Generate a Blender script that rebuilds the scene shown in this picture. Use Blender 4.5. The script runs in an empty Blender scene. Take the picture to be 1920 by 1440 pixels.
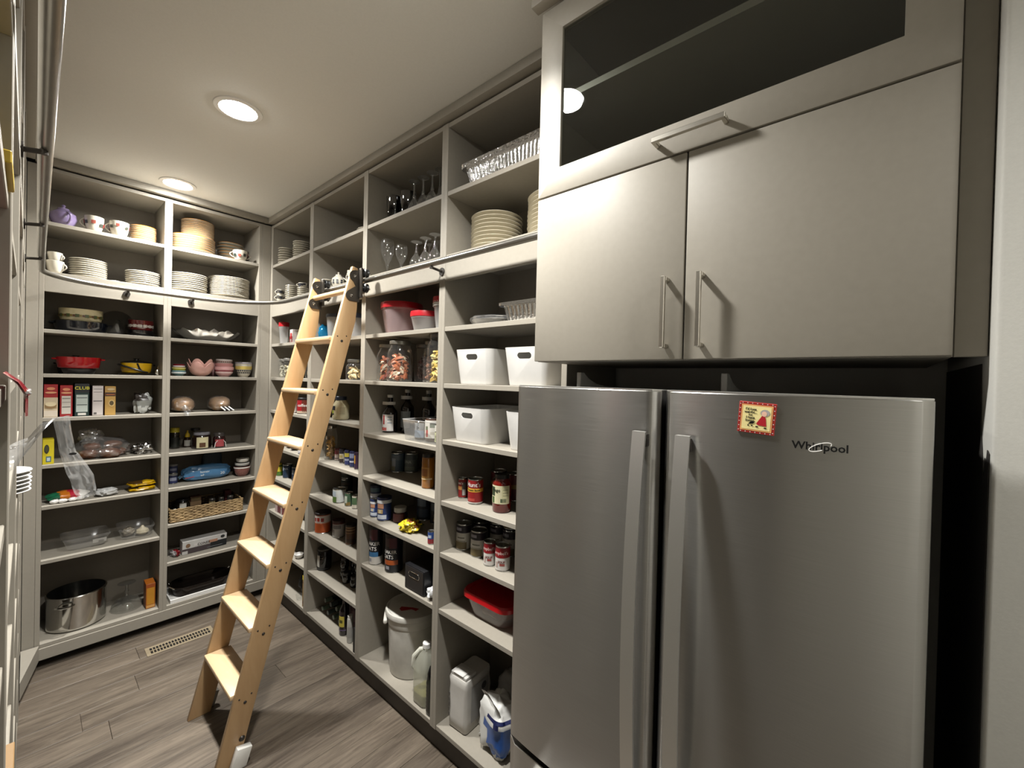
import bpy, bmesh, math, random
from mathutils import Matrix, Vector, noise
S = bpy.context.scene
COL = S.collection
PI = math.pi
# ------------------------------------------------------------ camera
cam_data = bpy.data.cameras.new('camera')
cam = bpy.data.objects.new('camera', cam_data); COL.objects.link(cam)
cam_data.sensor_fit = 'HORIZONTAL'; cam_data.sensor_width = 36.0
cam_data.lens = 788.37/1920*36.0
cam_data.clip_start = 0.01
yaw, pitch, roll = 0.85508, 0.00925, 0.02392
fw = Vector((math.sin(yaw)*math.cos(pitch), math.cos(yaw)*math.cos(pitch), -math.sin(pitch)))
rt = Vector((math.cos(yaw), -math.sin(yaw), 0)); up = rt.cross(fw)
r2 = rt*math.cos(roll)+up*math.sin(roll); u2 = up*math.cos(roll)-rt*math.sin(roll)
cam.matrix_world = Matrix(((r2.x,u2.x,-fw.x,0),(r2.y,u2.y,-fw.y,0),(r2.z,u2.z,-fw.z,1.653),(0,0,0,1)))
S.camera = cam
# ------------------------------------------------------------ world, exposure, lamp strength
w = bpy.data.worlds.new('world'); S.world = w; w.use_nodes = True
w.node_tree.nodes['Background'].inputs[0].default_value = (1,.95,.88,1)
w.node_tree.nodes['Background'].inputs[1].default_value = 0.02
S.view_settings.view_transform = 'Standard'; S.view_settings.look = 'None'
S.view_settings.gamma = 1; S.view_settings.use_curve_mapping = False
S.view_settings.exposure = 0.0
LAMP = 175.0           # emission of each recessed lamp's diffuser
LAMPS = [(.59,3.257),(.59,2.131),(.59,.985),(.45,-1.05)]  # last one is an added, unseen fill brightening the right wall and refrigerator
BEAM = 35.0           # watts of the downward beam of each lamp
S.cycles.max_bounces = 8; S.cycles.transparent_max_bounces = 24
# ------------------------------------------------------------ key levels (metres)
XR, YB, XL, DEP = 1.18, 3.44, -.016, .35
CEIL, TOP, A_, F_, FB = 2.804, 2.737, 2.462, 2.188, 2.095
L_, J_, C_, D_, E_, G_, BOT = 1.877, 1.631, 1.121, .895, .648, .402, .135
B12, B3, B4 = 1.389, 1.351, 1.387
# ------------------------------------------------------------ materials
def lin(h):
    h = h.lstrip('#'); out = []
    for i in (0,2,4):
        c = int(h[i:i+2],16)/255
        out.append(c/12.92 if c <= .04045 else ((c+.055)/1.055)**2.4)
    return out
_m = {}
TONE = 1.0            # reflectance scale of painted and printed goods
def mat(hexc, rough=.5, metal=0., var=.06, scale=30., bump=0., coat=0., stretch=None, sub=0., name=None):
    key = (hexc,rough,metal,var,scale,bump,coat,stretch,sub)
    if key in _m: return _m[key]
    m = bpy.data.materials.new(name or 'surface_'+hexc); m.use_nodes = True
    nt = m.node_tree; b = nt.nodes['Principled BSDF']; c = [v*(1 if metal > .5 else TONE) for v in lin(hexc)]
    b.inputs['Roughness'].default_value = rough; b.inputs['Metallic'].default_value = metal
    if coat: b.inputs['Coat Weight'].default_value = coat; b.inputs['Coat Roughness'].default_value = .08
    if sub: b.inputs['Subsurface Weight'].default_value = sub
    tc = nt.nodes.new('ShaderNodeTexCoord'); n = nt.nodes.new('ShaderNodeTexNoise')
    n.inputs['Scale'].default_value = scale; n.inputs['Detail'].default_value = 3
    if stretch:
        mp = nt.nodes.new('ShaderNodeMapping'); mp.inputs['Scale'].default_value = stretch
        nt.links.new(tc.outputs['Object'], mp.inputs['Vector']); nt.links.new(mp.outputs['Vector'], n.inputs['Vector'])
    else: nt.links.new(tc.outputs['Object'], n.inputs['Vector'])
    r = nt.nodes.new('ShaderNodeValToRGB')
    r.color_ramp.elements[0].position = .3; r.color_ramp.elements[1].position = .7
    r.color_ramp.elements[0].color = [max(0,v*(1-var)) for v in c]+[1]
    r.color_ramp.elements[1].color = [min(1,v*(1+var)) for v in c]+[1]
    nt.links.new(n.outputs['Fac'], r.inputs['Fac']); nt.links.new(r.outputs['Color'], b.inputs['Base Color'])
    if bump:
        bp = nt.nodes.new('ShaderNodeBump'); bp.inputs['Strength'].default_value = bump; bp.inputs['Distance'].default_value = .004
        nt.links.new(n.outputs['Fac'], bp.inputs['Height']); nt.links.new(bp.outputs['Normal'], b.inputs['Normal'])
    _m[key] = m; return m
def clear(name, tint=(1,1,1), haze=0., hazecol=(.8,.8,.8), ior=1.5, rough=.02, bump=0., gloss=1.):
    """thin glass or clear plastic: light passes straight through, Fresnel gloss on top, a little milky haze"""
    key = ('clear',name)
    if key in _m: return _m[key]
    m = bpy.data.materials.new(name); m.use_nodes = True; nt = m.node_tree; nt.nodes.clear()
    N = nt.nodes.new; out = N('ShaderNodeOutputMaterial'); t = N('ShaderNodeBsdfTransparent'); g = N('ShaderNodeBsdfGlossy')
    t.inputs[0].default_value = (*tint,1); g.inputs['Roughness'].default_value = rough; g.inputs[0].default_value = (gloss,gloss,gloss,1)
    f = N('ShaderNodeFresnel'); mx = N('ShaderNodeMixShader'); L = nt.links.new
    ge = N('ShaderNodeNewGeometry'); ir = N('ShaderNodeMapRange'); ir.inputs['To Min'].default_value = ior; ir.inputs['To Max'].default_value = 1/ior   # a thin sheet: same Fresnel from both sides
    L(ge.outputs['Backfacing'],ir.inputs[0]); L(ir.outputs[0],f.inputs[0])
    base = t
    if haze:
        d = N('ShaderNodeBsdfDiffuse'); d.inputs[0].default_value = (*hazecol,1)
        tl = N('ShaderNodeBsdfTranslucent'); tl.inputs[0].default_value = (*hazecol,1)
        dm = N('ShaderNodeMixShader'); dm.inputs[0].default_value = .4; L(d.outputs[0],dm.inputs[1]); L(tl.outputs[0],dm.inputs[2])
        h = N('ShaderNodeMixShader'); h.inputs[0].default_value = haze
        L(t.outputs[0],h.inputs[1]); L(dm.outputs[0],h.inputs[2]); base = h
    if bump:
        tc = N('ShaderNodeTexCoord'); n = N('ShaderNodeTexNoise'); n.inputs['Scale'].default_value = 26; L(tc.outputs['Object'],n.inputs['Vector'])
        bp = N('ShaderNodeBump'); bp.inputs['Strength'].default_value = bump; bp.inputs['Distance'].default_value = .02
        L(n.outputs['Fac'],bp.inputs['Height']); L(bp.outputs['Normal'],g.inputs['Normal']); L(bp.outputs['Normal'],f.inputs['Normal'])
    L(f.outputs[0],mx.inputs[0]); L(base.outputs[0],mx.inputs[1]); L(g.outputs[0],mx.inputs[2]); L(mx.outputs[0],out.inputs[0])
    _m[key] = m; return m
def brushed(name, hexc, rough=.3, aniso=.7):
    m = bpy.data.materials.new(name); m.use_nodes = True; nt = m.node_tree; b = nt.nodes['Principled BSDF']
    b.inputs['Metallic'].default_value = 1; b.inputs['Anisotropic'].default_value = aniso
    tc = nt.nodes.new('ShaderNodeTexCoord'); mp = nt.nodes.new('ShaderNodeMapping'); mp.inputs['Scale'].default_value = (8,8,900)
    n = nt.nodes.new('ShaderNodeTexNoise'); n.inputs['Scale'].default_value = 1.2; n.inputs['Detail'].default_value = 4
    L = nt.links.new; L(tc.outputs['Object'],mp.inputs[0]); L(mp.outputs[0],n.inputs['Vector'])
    r = nt.nodes.new('ShaderNodeValToRGB'); c = lin(hexc)
    r.color_ramp.elements[0].color = [v*.9 for v in c]+[1]; r.color_ramp.elements[1].color = [min(1,v*1.1) for v in c]+[1]
    L(n.outputs['Fac'],r.inputs[0]); L(r.outputs[0],b.inputs['Base Color'])
    mr = nt.nodes.new('ShaderNodeMapRange'); mr.inputs['To Min'].default_value = rough-.05; mr.inputs['To Max'].default_value = rough+.05
    L(n.outputs['Fac'],mr.inputs[0]); L(mr.outputs[0],b.inputs['Roughness'])
    tg = nt.nodes.new('ShaderNodeTangent'); tg.direction_type = 'RADIAL'; tg.axis = 'Z'; b.inputs['Anisotropic Rotation'].default_value = .25; L(tg.outputs[0],b.inputs['Tangent'])
    return m
def glow(name, strength, col=(1,.99,.95)):
    m = bpy.data.materials.new(name); m.use_nodes = True; nt = m.node_tree; nt.nodes.clear()
    o = nt.nodes.new('ShaderNodeOutputMaterial'); e = nt.nodes.new('ShaderNodeEmission')
    e.inputs[0].default_value = (*col,1); e.inputs[1].default_value = strength; nt.links.new(e.outputs[0],o.inputs[0]); return m
def wood(name, c1, c2, rough, scale, stretch, ringdist=4., knots=0., objvar=0.):
    m = bpy.data.materials.new(name); m.use_nodes = True; nt = m.node_tree; b = nt.nodes['Principled BSDF']; N = nt.nodes.new; L = nt.links.new
    b.inputs['Roughness'].default_value = rough
    tc = N('ShaderNodeTexCoord'); mp = N('ShaderNodeMapping'); mp.inputs['Scale'].default_value = stretch
    oi = N('ShaderNodeObjectInfo'); ad = N('ShaderNodeVectorMath'); ad.operation = 'ADD'
    sc = N('ShaderNodeVectorMath'); sc.operation = 'SCALE'; sc.inputs[0].default_value = (37,53,11); L(oi.outputs['Random'],sc.inputs['Scale'])
    L(tc.outputs['Object'],ad.inputs[0]); L(sc.outputs[0],ad.inputs[1]); L(ad.outputs[0],mp.inputs[0])
    n = N('ShaderNodeTexNoise'); n.inputs['Scale'].default_value = scale; n.inputs['Detail'].default_value = 8; n.inputs['Roughness'].default_value = .65; n.inputs['Distortion'].default_value = ringdist*.2
    L(mp.outputs[0],n.inputs['Vector'])
    n2 = N('ShaderNodeTexNoise'); n2.inputs['Scale'].default_value = scale*.22; n2.inputs['Detail'].default_value = 3; L(mp.outputs[0],n2.inputs['Vector'])
    mx = N('ShaderNodeMix'); mx.data_type = 'FLOAT'; mx.inputs[0].default_value = .45; L(n.outputs['Fac'],mx.inputs[2]); L(n2.outputs['Fac'],mx.inputs[3])
    r = N('ShaderNodeValToRGB'); r.color_ramp.elements[0].position = .33; r.color_ramp.elements[1].position = .66
    r.color_ramp.elements[0].color = lin(c1)+[1]; r.color_ramp.elements[1].color = lin(c2)+[1]; L(mx.outputs[0],r.inputs[0])
    hs = N('ShaderNodeHueSaturation'); mr = N('ShaderNodeMapRange'); mr.inputs['To Min'].default_value = 1-objvar; mr.inputs['To Max'].default_value = 1+objvar
    L(oi.outputs['Random'],mr.inputs[0]); L(mr.outputs[0],hs.inputs['Value']); L(r.outputs[0],hs.inputs['Color']); L(hs.outputs[0],b.inputs['Base Color'])
    bp = N('ShaderNodeBump'); bp.inputs['Strength'].default_value = .15; bp.inputs['Distance'].default_value = .002; L(n.outputs['Fac'],bp.inputs['Height']); L(bp.outputs[0],b.inputs['Normal'])
    return m
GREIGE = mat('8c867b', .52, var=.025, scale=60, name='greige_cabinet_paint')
GREIGE_SHADE = mat('777065', .55, var=.025, scale=60, name='greige_panel_shaded')  # same paint on shelf backs, darkened to put interior shade into the colour
for g_ in (GREIGE,GREIGE_SHADE): g_.node_tree.nodes['Principled BSDF'].inputs['Specular IOR Level'].default_value = .28
DARKPLATE = mat('3a3632', .45, .6, name='dark_bronze_metal')
NICKEL = mat('b9b4aa', .32, 1., name='satin_nickel')
STEEL = mat('c9c8c4', .12, 1., var=.03, name='polished_steel')
FOIL = mat('d4d4d4', .16, 1., var=.05, scale=90, bump=.6, name='crinkled_foil')
GLASS = clear('clear_glass', (.975,.98,.975), .02, (.9,.9,.9), ior=1.5, rough=.015)
STEMG = clear('stemware_glass', (.93,.935,.93), .035, (.9,.9,.9), ior=1.85, rough=.03)
DGLASS = clear('dark_smoked_glass', (.02,.02,.022), ior=1.5, rough=.01)
CLEARP = clear('clear_plastic', (.93,.93,.92), .16, (.75,.74,.72), 1.45, .08)
MILKY = clear('milky_plastic', (.93,.93,.93), .42, (.72,.71,.70), 1.45, .15)
FILM = clear('crinkled_clear_film', (.95,.95,.95), .12, (.6,.6,.6), 1.9, .10, .5)
STRIPF = clear('hanging_clear_film', (.93,.93,.93), .27, (.62,.62,.61), 1.75, .16, .3)
PORC = mat('bab4a6', .18, var=.03, coat=.4, name='cream_porcelain')
WHITE = mat('cfcdc9', .35, var=.02, name='white_plastic')
BLACK = mat('0d0d0e', .35, var=.1, name='black_plastic')
# ------------------------------------------------------------ mesh helpers: every one returns (verts, faces)
def box(x0,y0,z0,x1,y1,z1):
    v = [(x0,y0,z0),(x1,y0,z0),(x1,y1,z0),(x0,y1,z0),(x0,y0,z1),(x1,y0,z1),(x1,y1,z1),(x0,y1,z1)]
    return v,[(0,3,2,1),(4,5,6,7),(0,1,5,4),(1,2,6,5),(2,3,7,6),(3,0,4,7)]
def bev(vf, wd=.003, seg=2):
    bm = bmesh.new(); vs = [bm.verts.new(p) for p in vf[0]]
    for f in vf[1]: bm.faces.new([vs[i] for i in f])
    bmesh.ops.recalc_face_normals(bm, faces=bm.faces)
    bmesh.ops.bevel(bm, geom=list(bm.edges), offset=wd, segments=seg, profile=.5, affect='EDGES', clamp_overlap=True)
    bm.verts.index_update(); out = ([tuple(v.co) for v in bm.verts],[tuple(v.index for v in f.verts) for f in bm.faces]); bm.free(); return out
def cb(cx,cy,z0,sx,sy,h,bv=.002): return bev(box(cx-sx/2,cy-sy/2,z0,cx+sx/2,cy+sy/2,z0+h),bv)
def join(*a):
    V,Fc = [],[]
    for v,f in a:
        o = len(V); V += list(v); Fc += [tuple(i+o for i in q) for q in f]
    return V,Fc
def xf(vf, loc=(0,0,0), rz=0, s=1, rx=0, ry=0):
    M = Matrix.Translation(loc) @ Matrix.Rotation(rz,4,'Z') @ Matrix.Rotation(ry,4,'Y') @ Matrix.Rotation(rx,4,'X')
    if not hasattr(s,'__len__'): s = (s,s,s)
    return [tuple(M @ Vector((p[0]*s[0],p[1]*s[1],p[2]*s[2]))) for p in vf[0]], vf[1]
def lathe(prof, n=32, wave=None):
    V,Fc,rings = [],[],[]
    for r,z in prof:
        if r <= 1e-6: rings.append([len(V)]); V.append((0,0,z))
        else:
            rings.append(list(range(len(V),len(V)+n)))
            for i in range(n):
                a = 2*PI*i/n; k = 1+(wave(a,r,z) if wave else 0)
                V.append((r*k*math.cos(a),r*k*math.sin(a),z))
    for a,b in zip(rings,rings[1:]):
        if len(a) == 1 and len(b) == 1: continue
        for i in range(n):
            j = (i+1)%n
            if len(a) == 1: Fc.append((a[0],b[j],b[i]))
            elif len(b) == 1: Fc.append((a[i],a[j],b[0]))
            else: Fc.append((a[i],a[j],b[j],b[i]))
    return V,Fc
def tube(pts, r, n=8, closed=False):
    P = [Vector(p) for p in pts]; V,Fc = [],[]; m = len(P); prev = None
    for k,p in enumerate(P):
        if closed: d = P[(k+1)%m]-P[k-1]
        else: d = P[min(k+1,m-1)]-P[max(k-1,0)]
        d.normalize()
        a = prev-d*prev.dot(d) if prev is not None else d.orthogonal()
        if a.length < 1e-6: a = d.orthogonal()
        a.normalize(); prev = a; b = d.cross(a); rr = r[k] if hasattr(r,'__len__') else r
        for i in range(n):
            t = 2*PI*i/n; q = p+a*math.cos(t)*rr+b*math.sin(t)*rr; V.append(tuple(q))
    for k in range(m if closed else m-1):
        for i in range(n):
            j = (i+1)%n; k2 = (k+1)%m; Fc.append((k*n+i,k*n+j,k2*n+j,k2*n+i))
    if not closed: Fc += [tuple(range(n))[::-1], tuple((m-1)*n+i for i in range(n))]
    return V,Fc
def prism(poly, z0, z1):
    n = len(poly); V = [(x,y,z0) for x,y in poly]+[(x,y,z1) for x,y in poly]
    return V,[tuple(range(n))[::-1],tuple(range(n,2*n))]+[(i,(i+1)%n,n+(i+1)%n,n+i) for i in range(n)]
def prism_y(poly, y0, y1):        # polygon in x,z swept along y
    v,f = prism(poly,y0,y1); return [(p[0],p[2],p[1]) for p in v],[q[::-1] for q in f]
def band(r,z0,z1,a0,a1,n=16,r1=None):
    r1 = r if r1 is None else r1; V = []
    for i in range(n+1):
        a = a0+(a1-a0)*i/n; V += [(r*math.cos(a),r*math.sin(a),z0),(r1*math.cos(a),r1*math.sin(a),z1)]
    return V,[(2*i,2*i+2,2*i+3,2*i+1) for i in range(n)]
def blob(rx,ry,rz,seed=0,amp=.08,freq=2.,pw=1.,nu=28,nv=16,flat=True):
    """puffy closed body standing on z=0"""
    V,Fc = [],[]; sg = lambda t,p: math.copysign(abs(t)**p,t)
    for j in range(nv+1):
        ph = -PI/2+PI*j/nv
        for i in range(nu):
            th = 2*PI*i/nu; d = Vector((sg(math.cos(ph),pw)*sg(math.cos(th),pw),sg(math.cos(ph),pw)*sg(math.sin(th),pw),sg(math.sin(ph),pw)))
            k = 1+amp*noise.noise(d*freq+Vector((seed*7.3,seed*1.7,seed)))+amp*.5*noise.noise(d*freq*2.7+Vector((seed,5,seed*3.1)))
            z = d.z*rz*k+rz
            V.append((d.x*rx*k,d.y*ry*k,max(z,0.0) if flat else z))
    for j in range(nv):
        for i in range(nu):
            k = (i+1)%nu; Fc.append((j*nu+i,j*nu+k,(j+1)*nu+k,(j+1)*nu+i))
    return V,Fc
def grid(rows):
    n = len(rows[0]); V = [p for r in rows for p in r]
    return V,[(j*n+i,j*n+i+1,(j+1)*n+i+1,(j+1)*n+i) for j in range(len(rows)-1) for i in range(n-1)]
def rrect(w,d,r,n=5):
    out = []
    for cx,cy,a in ((w/2-r,d/2-r,0),(-w/2+r,d/2-r,PI/2),(-w/2+r,-d/2+r,PI),(w/2-r,-d/2+r,1.5*PI)):
        for i in range(n): t = a+PI/2*i/(n-1); out.append((cx+r*math.cos(t),cy+r*math.sin(t)))
    return out
def loft(rings, cap0=True, cap1=True):
    n = len(rings[0]); V = [p for r in rings for p in r]; Fc = []
    for j in range(len(rings)-1):
        for i in range(n): k = (i+1)%n; Fc.append((j*n+i,j*n+k,(j+1)*n+k,(j+1)*n+i))
    if cap0: Fc.append(tuple(range(n))[::-1])
    if cap1: Fc.append(tuple((len(rings)-1)*n+i for i in range(n)))
    return V,Fc
_txt = {}
def text(s, size=.02, bold=0.):
    if (s,size,bold) in _txt: return _txt[(s,size,bold)]
    cu = bpy.data.curves.new('lettering','FONT'); cu.body = s; cu.size = size; cu.align_x = 'CENTER'; cu.align_y = 'CENTER'
    cu.resolution_u = 2; cu.offset = bold; cu.fill_mode = 'FRONT'
    o = bpy.data.objects.new('lettering',cu); COL.objects.link(o); dg = bpy.context.evaluated_depsgraph_get()
    me = o.evaluated_get(dg).to_mesh(); out = ([tuple(v.co) for v in me.vertices],[tuple(p.vertices) for p in me.polygons])
    bpy.data.objects.remove(o); bpy.data.curves.remove(cu); _txt[(s,size,bold)] = out; return out
# ------------------------------------------------------------ object helpers
def mesh(name, vf, m, smooth=True, ang=35):
    me = bpy.data.meshes.new(name); me.from_pydata(vf[0],[],vf[1]); me.update(); me.materials.append(m)
    if smooth: me.shade_smooth(); me.set_sharp_from_angle(angle=math.radians(ang))
    return me
def obj(name, vf, m, parent=None, loc=None, rz=0, smooth=True, kind=None, label=None, ang=35):
    me = vf if isinstance(vf,bpy.types.Mesh) else mesh(name,vf,m,smooth,ang)
    o = bpy.data.objects.new(name,me); COL.objects.link(o)
    if parent: o.parent = parent
    if loc: o.location = loc
    if rz: o.rotation_euler[2] = rz
    if kind: o['kind'] = kind
    if label: o['label'] = label
    return o
def tag(o, label, cat, group=None):
    o['label'] = label; o['category'] = cat
    if group: o['group'] = group
    return o
def thing(name, label, cat, loc=(0,0,0), rz=0, group=None):
    o = bpy.data.objects.new(name,None); COL.objects.link(o); o.empty_display_size = .05
    o.location = loc; o.rotation_euler[2] = rz; return tag(o,label,cat,group)
def struct(name, vf, m, parent=None, smooth=False):
    o = obj(name,vf,m,parent,smooth=smooth)
    if not parent: o['kind'] = 'structure'
    return o
ORD = ['topmost','second','third','fourth','fifth','sixth','seventh','eighth','ninth','tenth','eleventh','twelfth','thirteenth']
def toward(x,y,k=.5):             # heading of a label: between straight out of the shelf and towards the doorway
    base = PI if x > 1.15 else 1.5*PI
    a = math.atan2(-y,-x)%(2*PI); return base+(a-base)*k
# ============================================================ ROOM
WALLP = mat('bcbab3', .75, var=.02, scale=200, bump=.05, name='wall_paint')
CEILP = mat('c2c0ba', .85, var=.02, scale=150, bump=.05, name='ceiling_paint')
DARKF = mat('26221f', .8, var=.1, name='dark_alcove_face')
KICK = mat('4a443d', .6, var=.05, name='dark_kick_board')
struct('wall_right', box(1.56,-1.4,-.02,1.66,3.9,2.9), WALLP)
struct('wall_back', box(-.5,3.81,-.02,1.56,3.91,2.9), WALLP)
struct('wall_left', box(-.5,-1.4,-.02,-.39,3.81,2.9), WALLP)
struct('wall_front', box(-.5,-1.5,-.02,1.66,-1.4,2.9), WALLP)
struct('ceiling', box(-.5,-1.5,CEIL,1.66,3.91,CEIL+.1), CEILP)
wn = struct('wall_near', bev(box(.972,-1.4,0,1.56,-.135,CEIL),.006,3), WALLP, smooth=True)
# dark sheet on the return beside the refrigerator; wall paint shows above its ragged edge
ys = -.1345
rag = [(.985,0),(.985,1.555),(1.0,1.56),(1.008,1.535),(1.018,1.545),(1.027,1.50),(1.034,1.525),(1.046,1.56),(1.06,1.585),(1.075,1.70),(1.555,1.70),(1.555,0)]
obj('dark_sheet', prism_y(rag,ys,ys+.0012), DARKF, wn, smooth=False)
# floor: every plank its own piece
fl = struct('floor', box(-.45,-1.4,-.03,1.56,3.81,-.006), mat('4a4037',.9,name='floor_bed'))
PLK = wood('floor_plank_wood','352c24','6f6457',.45,2.0,(2.0,20,20),7,objvar=.10)
random.seed(4); pm = {}
PW = .152; y = -1.4; row = 0
while y < 3.81:
    x = -.45-random.random()*1.3
    while x < 1.56:
        x1 = min(x+1.5,1.56); x0 = max(x,-.45); Lp = round(x1-x0-.001,3)
        if Lp > .03:
            if Lp not in pm: pm[Lp] = mesh('plank',bev(box(0,0,-.006,Lp,PW-.0012,0),.0009,1),PLK)
            obj('plank',pm[Lp],None,fl,(x0,y,0))
        x += 1.5
    y += PW; row += 1
# crown boards and kick boards
struct('trim_1', bev(box(XR-.03,.785,2.766,XR+.02,YB,CEIL),.003), GREIGE, smooth=True)
struct('trim_2', bev(box(XL+.03,YB-.03,2.766,XR-.03,YB+.02,CEIL),.003), GREIGE, smooth=True)
struct('trim_3', bev(box(XL-.02,.2,2.766,XL+.03,YB-.03,CEIL),.003), GREIGE, smooth=True)
struct('trim_4', bev(box(.965,-.134,2.752,1.0,.80,CEIL),.003), GREIGE, smooth=True)
struct('baseboard_right', box(1.214,.79,0,1.23,YB+.06,.114), KICK)
bb = struct('baseboard_back', box(XL,YB+.085,0,1.23,YB+.10,.114), KICK)
struct('base_trim', bev(box(XL,YB-.007,.05,XR+.02,YB+.011,.1135),.0015), GREIGE, bb)
struct('corner_block', prism([(XL+.0005,3.08),(.05,YB-.008),(XL+.0005,YB-.008)],.05,.134), GREIGE, bb)
struct('baseboard_left', box(XL-.06,.2,0,XL-.04,YB+.08,.114), KICK)

# ============================================================ RECESSED LAMPS
GL = glow('lamp_diffuser', LAMP)
ringm = mesh('trim_ring', lathe([(.066,.0),(.066,-.004),(.072,-.007),(.09,-.004),(.092,.0)],48), WHITE)
dism = mesh('diffuser', lathe([(0,-.015),(.03,-.014),(.05,-.011),(.062,-.006),(.066,-.002)],48), GL)
dism2 = dism.copy(); dism2.materials[0] = glow('added_fill_diffuser', LAMP*.55)
for (lx,ly),lb in zip(LAMPS,['round recessed ceiling lamp nearest the back shelves','round recessed ceiling lamp, second from the back shelves','round recessed ceiling lamp over the aisle beside the refrigerator','dimmer round recessed ceiling lamp at the doorway end']):
    ld = bpy.data.lights.new('lamp_beam','AREA'); ld.shape = 'DISK'; ld.size = .12; ld.spread = math.radians(130); ld.energy = BEAM*(1 if ly > 0 else .55); ld.color = (1,.99,.95)
    lo = bpy.data.objects.new('lamp_beam',ld); COL.objects.link(lo)
    t = thing('recessed_lamp', lb, 'lamp', (lx,ly,CEIL), group='recessed ceiling lamps'); obj('trim_ring',ringm,None,t); obj('diffuser',dism if ly > 0 else dism2,None,t); lo.parent = t; lo.location = (0,0,-.017)

# ============================================================ SHELVING UNITS (each bay a cabinet)
def unit(label, W, sL, sR, shelves, fillL=0, fillR=0, crown=True):
    """local frame: x across, front at y=0, depth to +y; sL/sR side panel thickness"""
    t = thing('shelving_unit', label, 'shelving', group='built-in pantry shelving')
    obj('side_panel', bev(box(0,0,.115,sL,DEP,2.757),.0012,1), GREIGE, t)
    obj('side_panel', bev(box(W-sR,0,.115,W,DEP,2.757),.0012,1), GREIGE, t)
    obj('back_panel', box(sL,DEP-.012,.115,W-sR,DEP,2.757), GREIGE_SHADE, t, smooth=False)
    obj('top_panel', bev(box(sL,.002,TOP,W-sR,DEP-.012,2.757),.0012,1), GREIGE, t)
    obj('fascia', bev(box(sL,.001,2.078,W-sR,.02,F_-.0205),.0012,1), GREIGE, t)
    sm = mesh('shelf', bev(box(sL,.003,-.02,W-sR,DEP-.012,0),.0012,1), GREIGE)
    for z in shelves: obj('shelf', sm, None, t, (0,0,z))
    if fillL: obj('filler_stile', bev(box(-fillL,0,.115,-.0005,.02,2.757),.0012,1), GREIGE, t)
    if fillR: obj('filler_stile', bev(box(W+.0005,0,.115,W+fillR,.02,2.757),.0012,1), GREIGE, t)
    return t
def place_right(t, yfar):  t.location = (XR,yfar,0); t.rotation_euler[2] = -PI/2      # local x -> -y, local y -> +x
def place_left(t, ynear):  t.location = (XL,ynear,0); t.rotation_euler[2] = PI/2
S12 = [BOT,G_,E_,D_,C_,B12,J_,L_,F_,A_]
place_right(unit('tall open shelving bay in the far right corner behind the ladder',.687,.035,.023,S12),3.44)
place_right(unit('tall open shelving bay behind the right rail of the ladder',.6555,.023,.0205,S12),2.753)
place_right(unit('tall open shelving bay with wine glasses and a white bucket',.6545,.0205,.02,[BOT,E_,D_,C_,B3,J_,L_,F_,A_]),2.0975)
place_right(unit('tall open shelving bay beside the refrigerator with white bins',.658,.0195,.022,[BOT,E_,D_,C_,B4,J_,L_,F_,A_]),1.443)
t = unit('left open shelving bay on the back wall with stockpot',.5475,.02,.0195,[BOT,.595,.896,1.124,1.384,1.627,1.872,F_,A_],fillL=.046); t.location = (.032,YB,0)
t = unit('right open shelving bay on the back wall with basket',.541,.0195,.02,[BOT,.412,.66,.896,1.124,1.384,1.627,1.872,F_,A_],fillR=.059); t.location = (.5795,YB,0)
SLf = [BOT,.32,.52,.71,.905,1.085,1.265,1.45,J_,L_,F_,A_]
for yn,Wd,lb in ((.2,.67,'nearest open shelving bay along the left edge'),(.87,.59,'second open shelving bay along the left edge'),(1.46,.6595,'third open shelving bay along the left edge'),(2.12,.65,'fourth open shelving bay along the left edge'),(2.77,.668,'last open shelving bay on the left by the back wall')):
    place_left(unit(lb,Wd,.02,.02,SLf),yn)

# ============================================================ RAIL FOR THE LADDER
RZ = 2.14; rail = thing('ladder_rail','bent satin metal tube rail running round the shelves for the ladder','rail',(XR,2,RZ))
def lc(*p): return [(a-XR,b-2,c-RZ) for a,b,c in p]
pts = [(1.12,.83,RZ),(1.12,1.6,RZ),(1.12,2.6,RZ),(1.12,2.95,RZ)]
for i in range(1,12):
    a = PI/2*i/11; pts.append((1.12-.43*(1-math.cos(a)),2.95+.43*math.sin(a),RZ))
pts += [(.5,3.38,RZ),(.36,3.38,RZ)]
for i in range(1,12):
    a = PI/2*i/11; pts.append((.036+.30*(1-math.sin(a))+.0,3.08+.30*math.cos(a),RZ))
pts += [(.03,2.6,RZ),(.022,1.6,RZ),(.014,.55,RZ)]
RAILM = mat('8f8c86', .33, 1., var=.04, name='satin_steel_rail')
obj('rail_tube', tube(lc(*pts),.0125,16), RAILM, rail)
def bracket(px,py,nx,ny,L):     # post from the face board to the tube, with a round flange
    dx,dy = nx*L,ny*L; px += nx*.001; py += ny*.001
    vf = join(tube(lc((px,py,RZ-.022),(px+dx*.95,py+dy*.95,RZ-.016)),.0055,10), tube(lc((px,py,RZ-.022),(px+nx*.004,py+ny*.004,RZ-.022)),.017,16), tube(lc((px+dx,py+dy,RZ-.021),(px+dx,py+dy,RZ)),.0065,10))
    obj('rail_bracket', vf, DARKPLATE, rail)
for yy in (1.444,2.098): bracket(XR,yy,-1,0,.06)
for xx in (.385,.70): bracket(xx,YB,0,-1,.06)
for yy,L in ((1.38,.033),(2.08,.039),(2.72,.045)): bracket(XL,yy,1,0,L)

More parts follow.
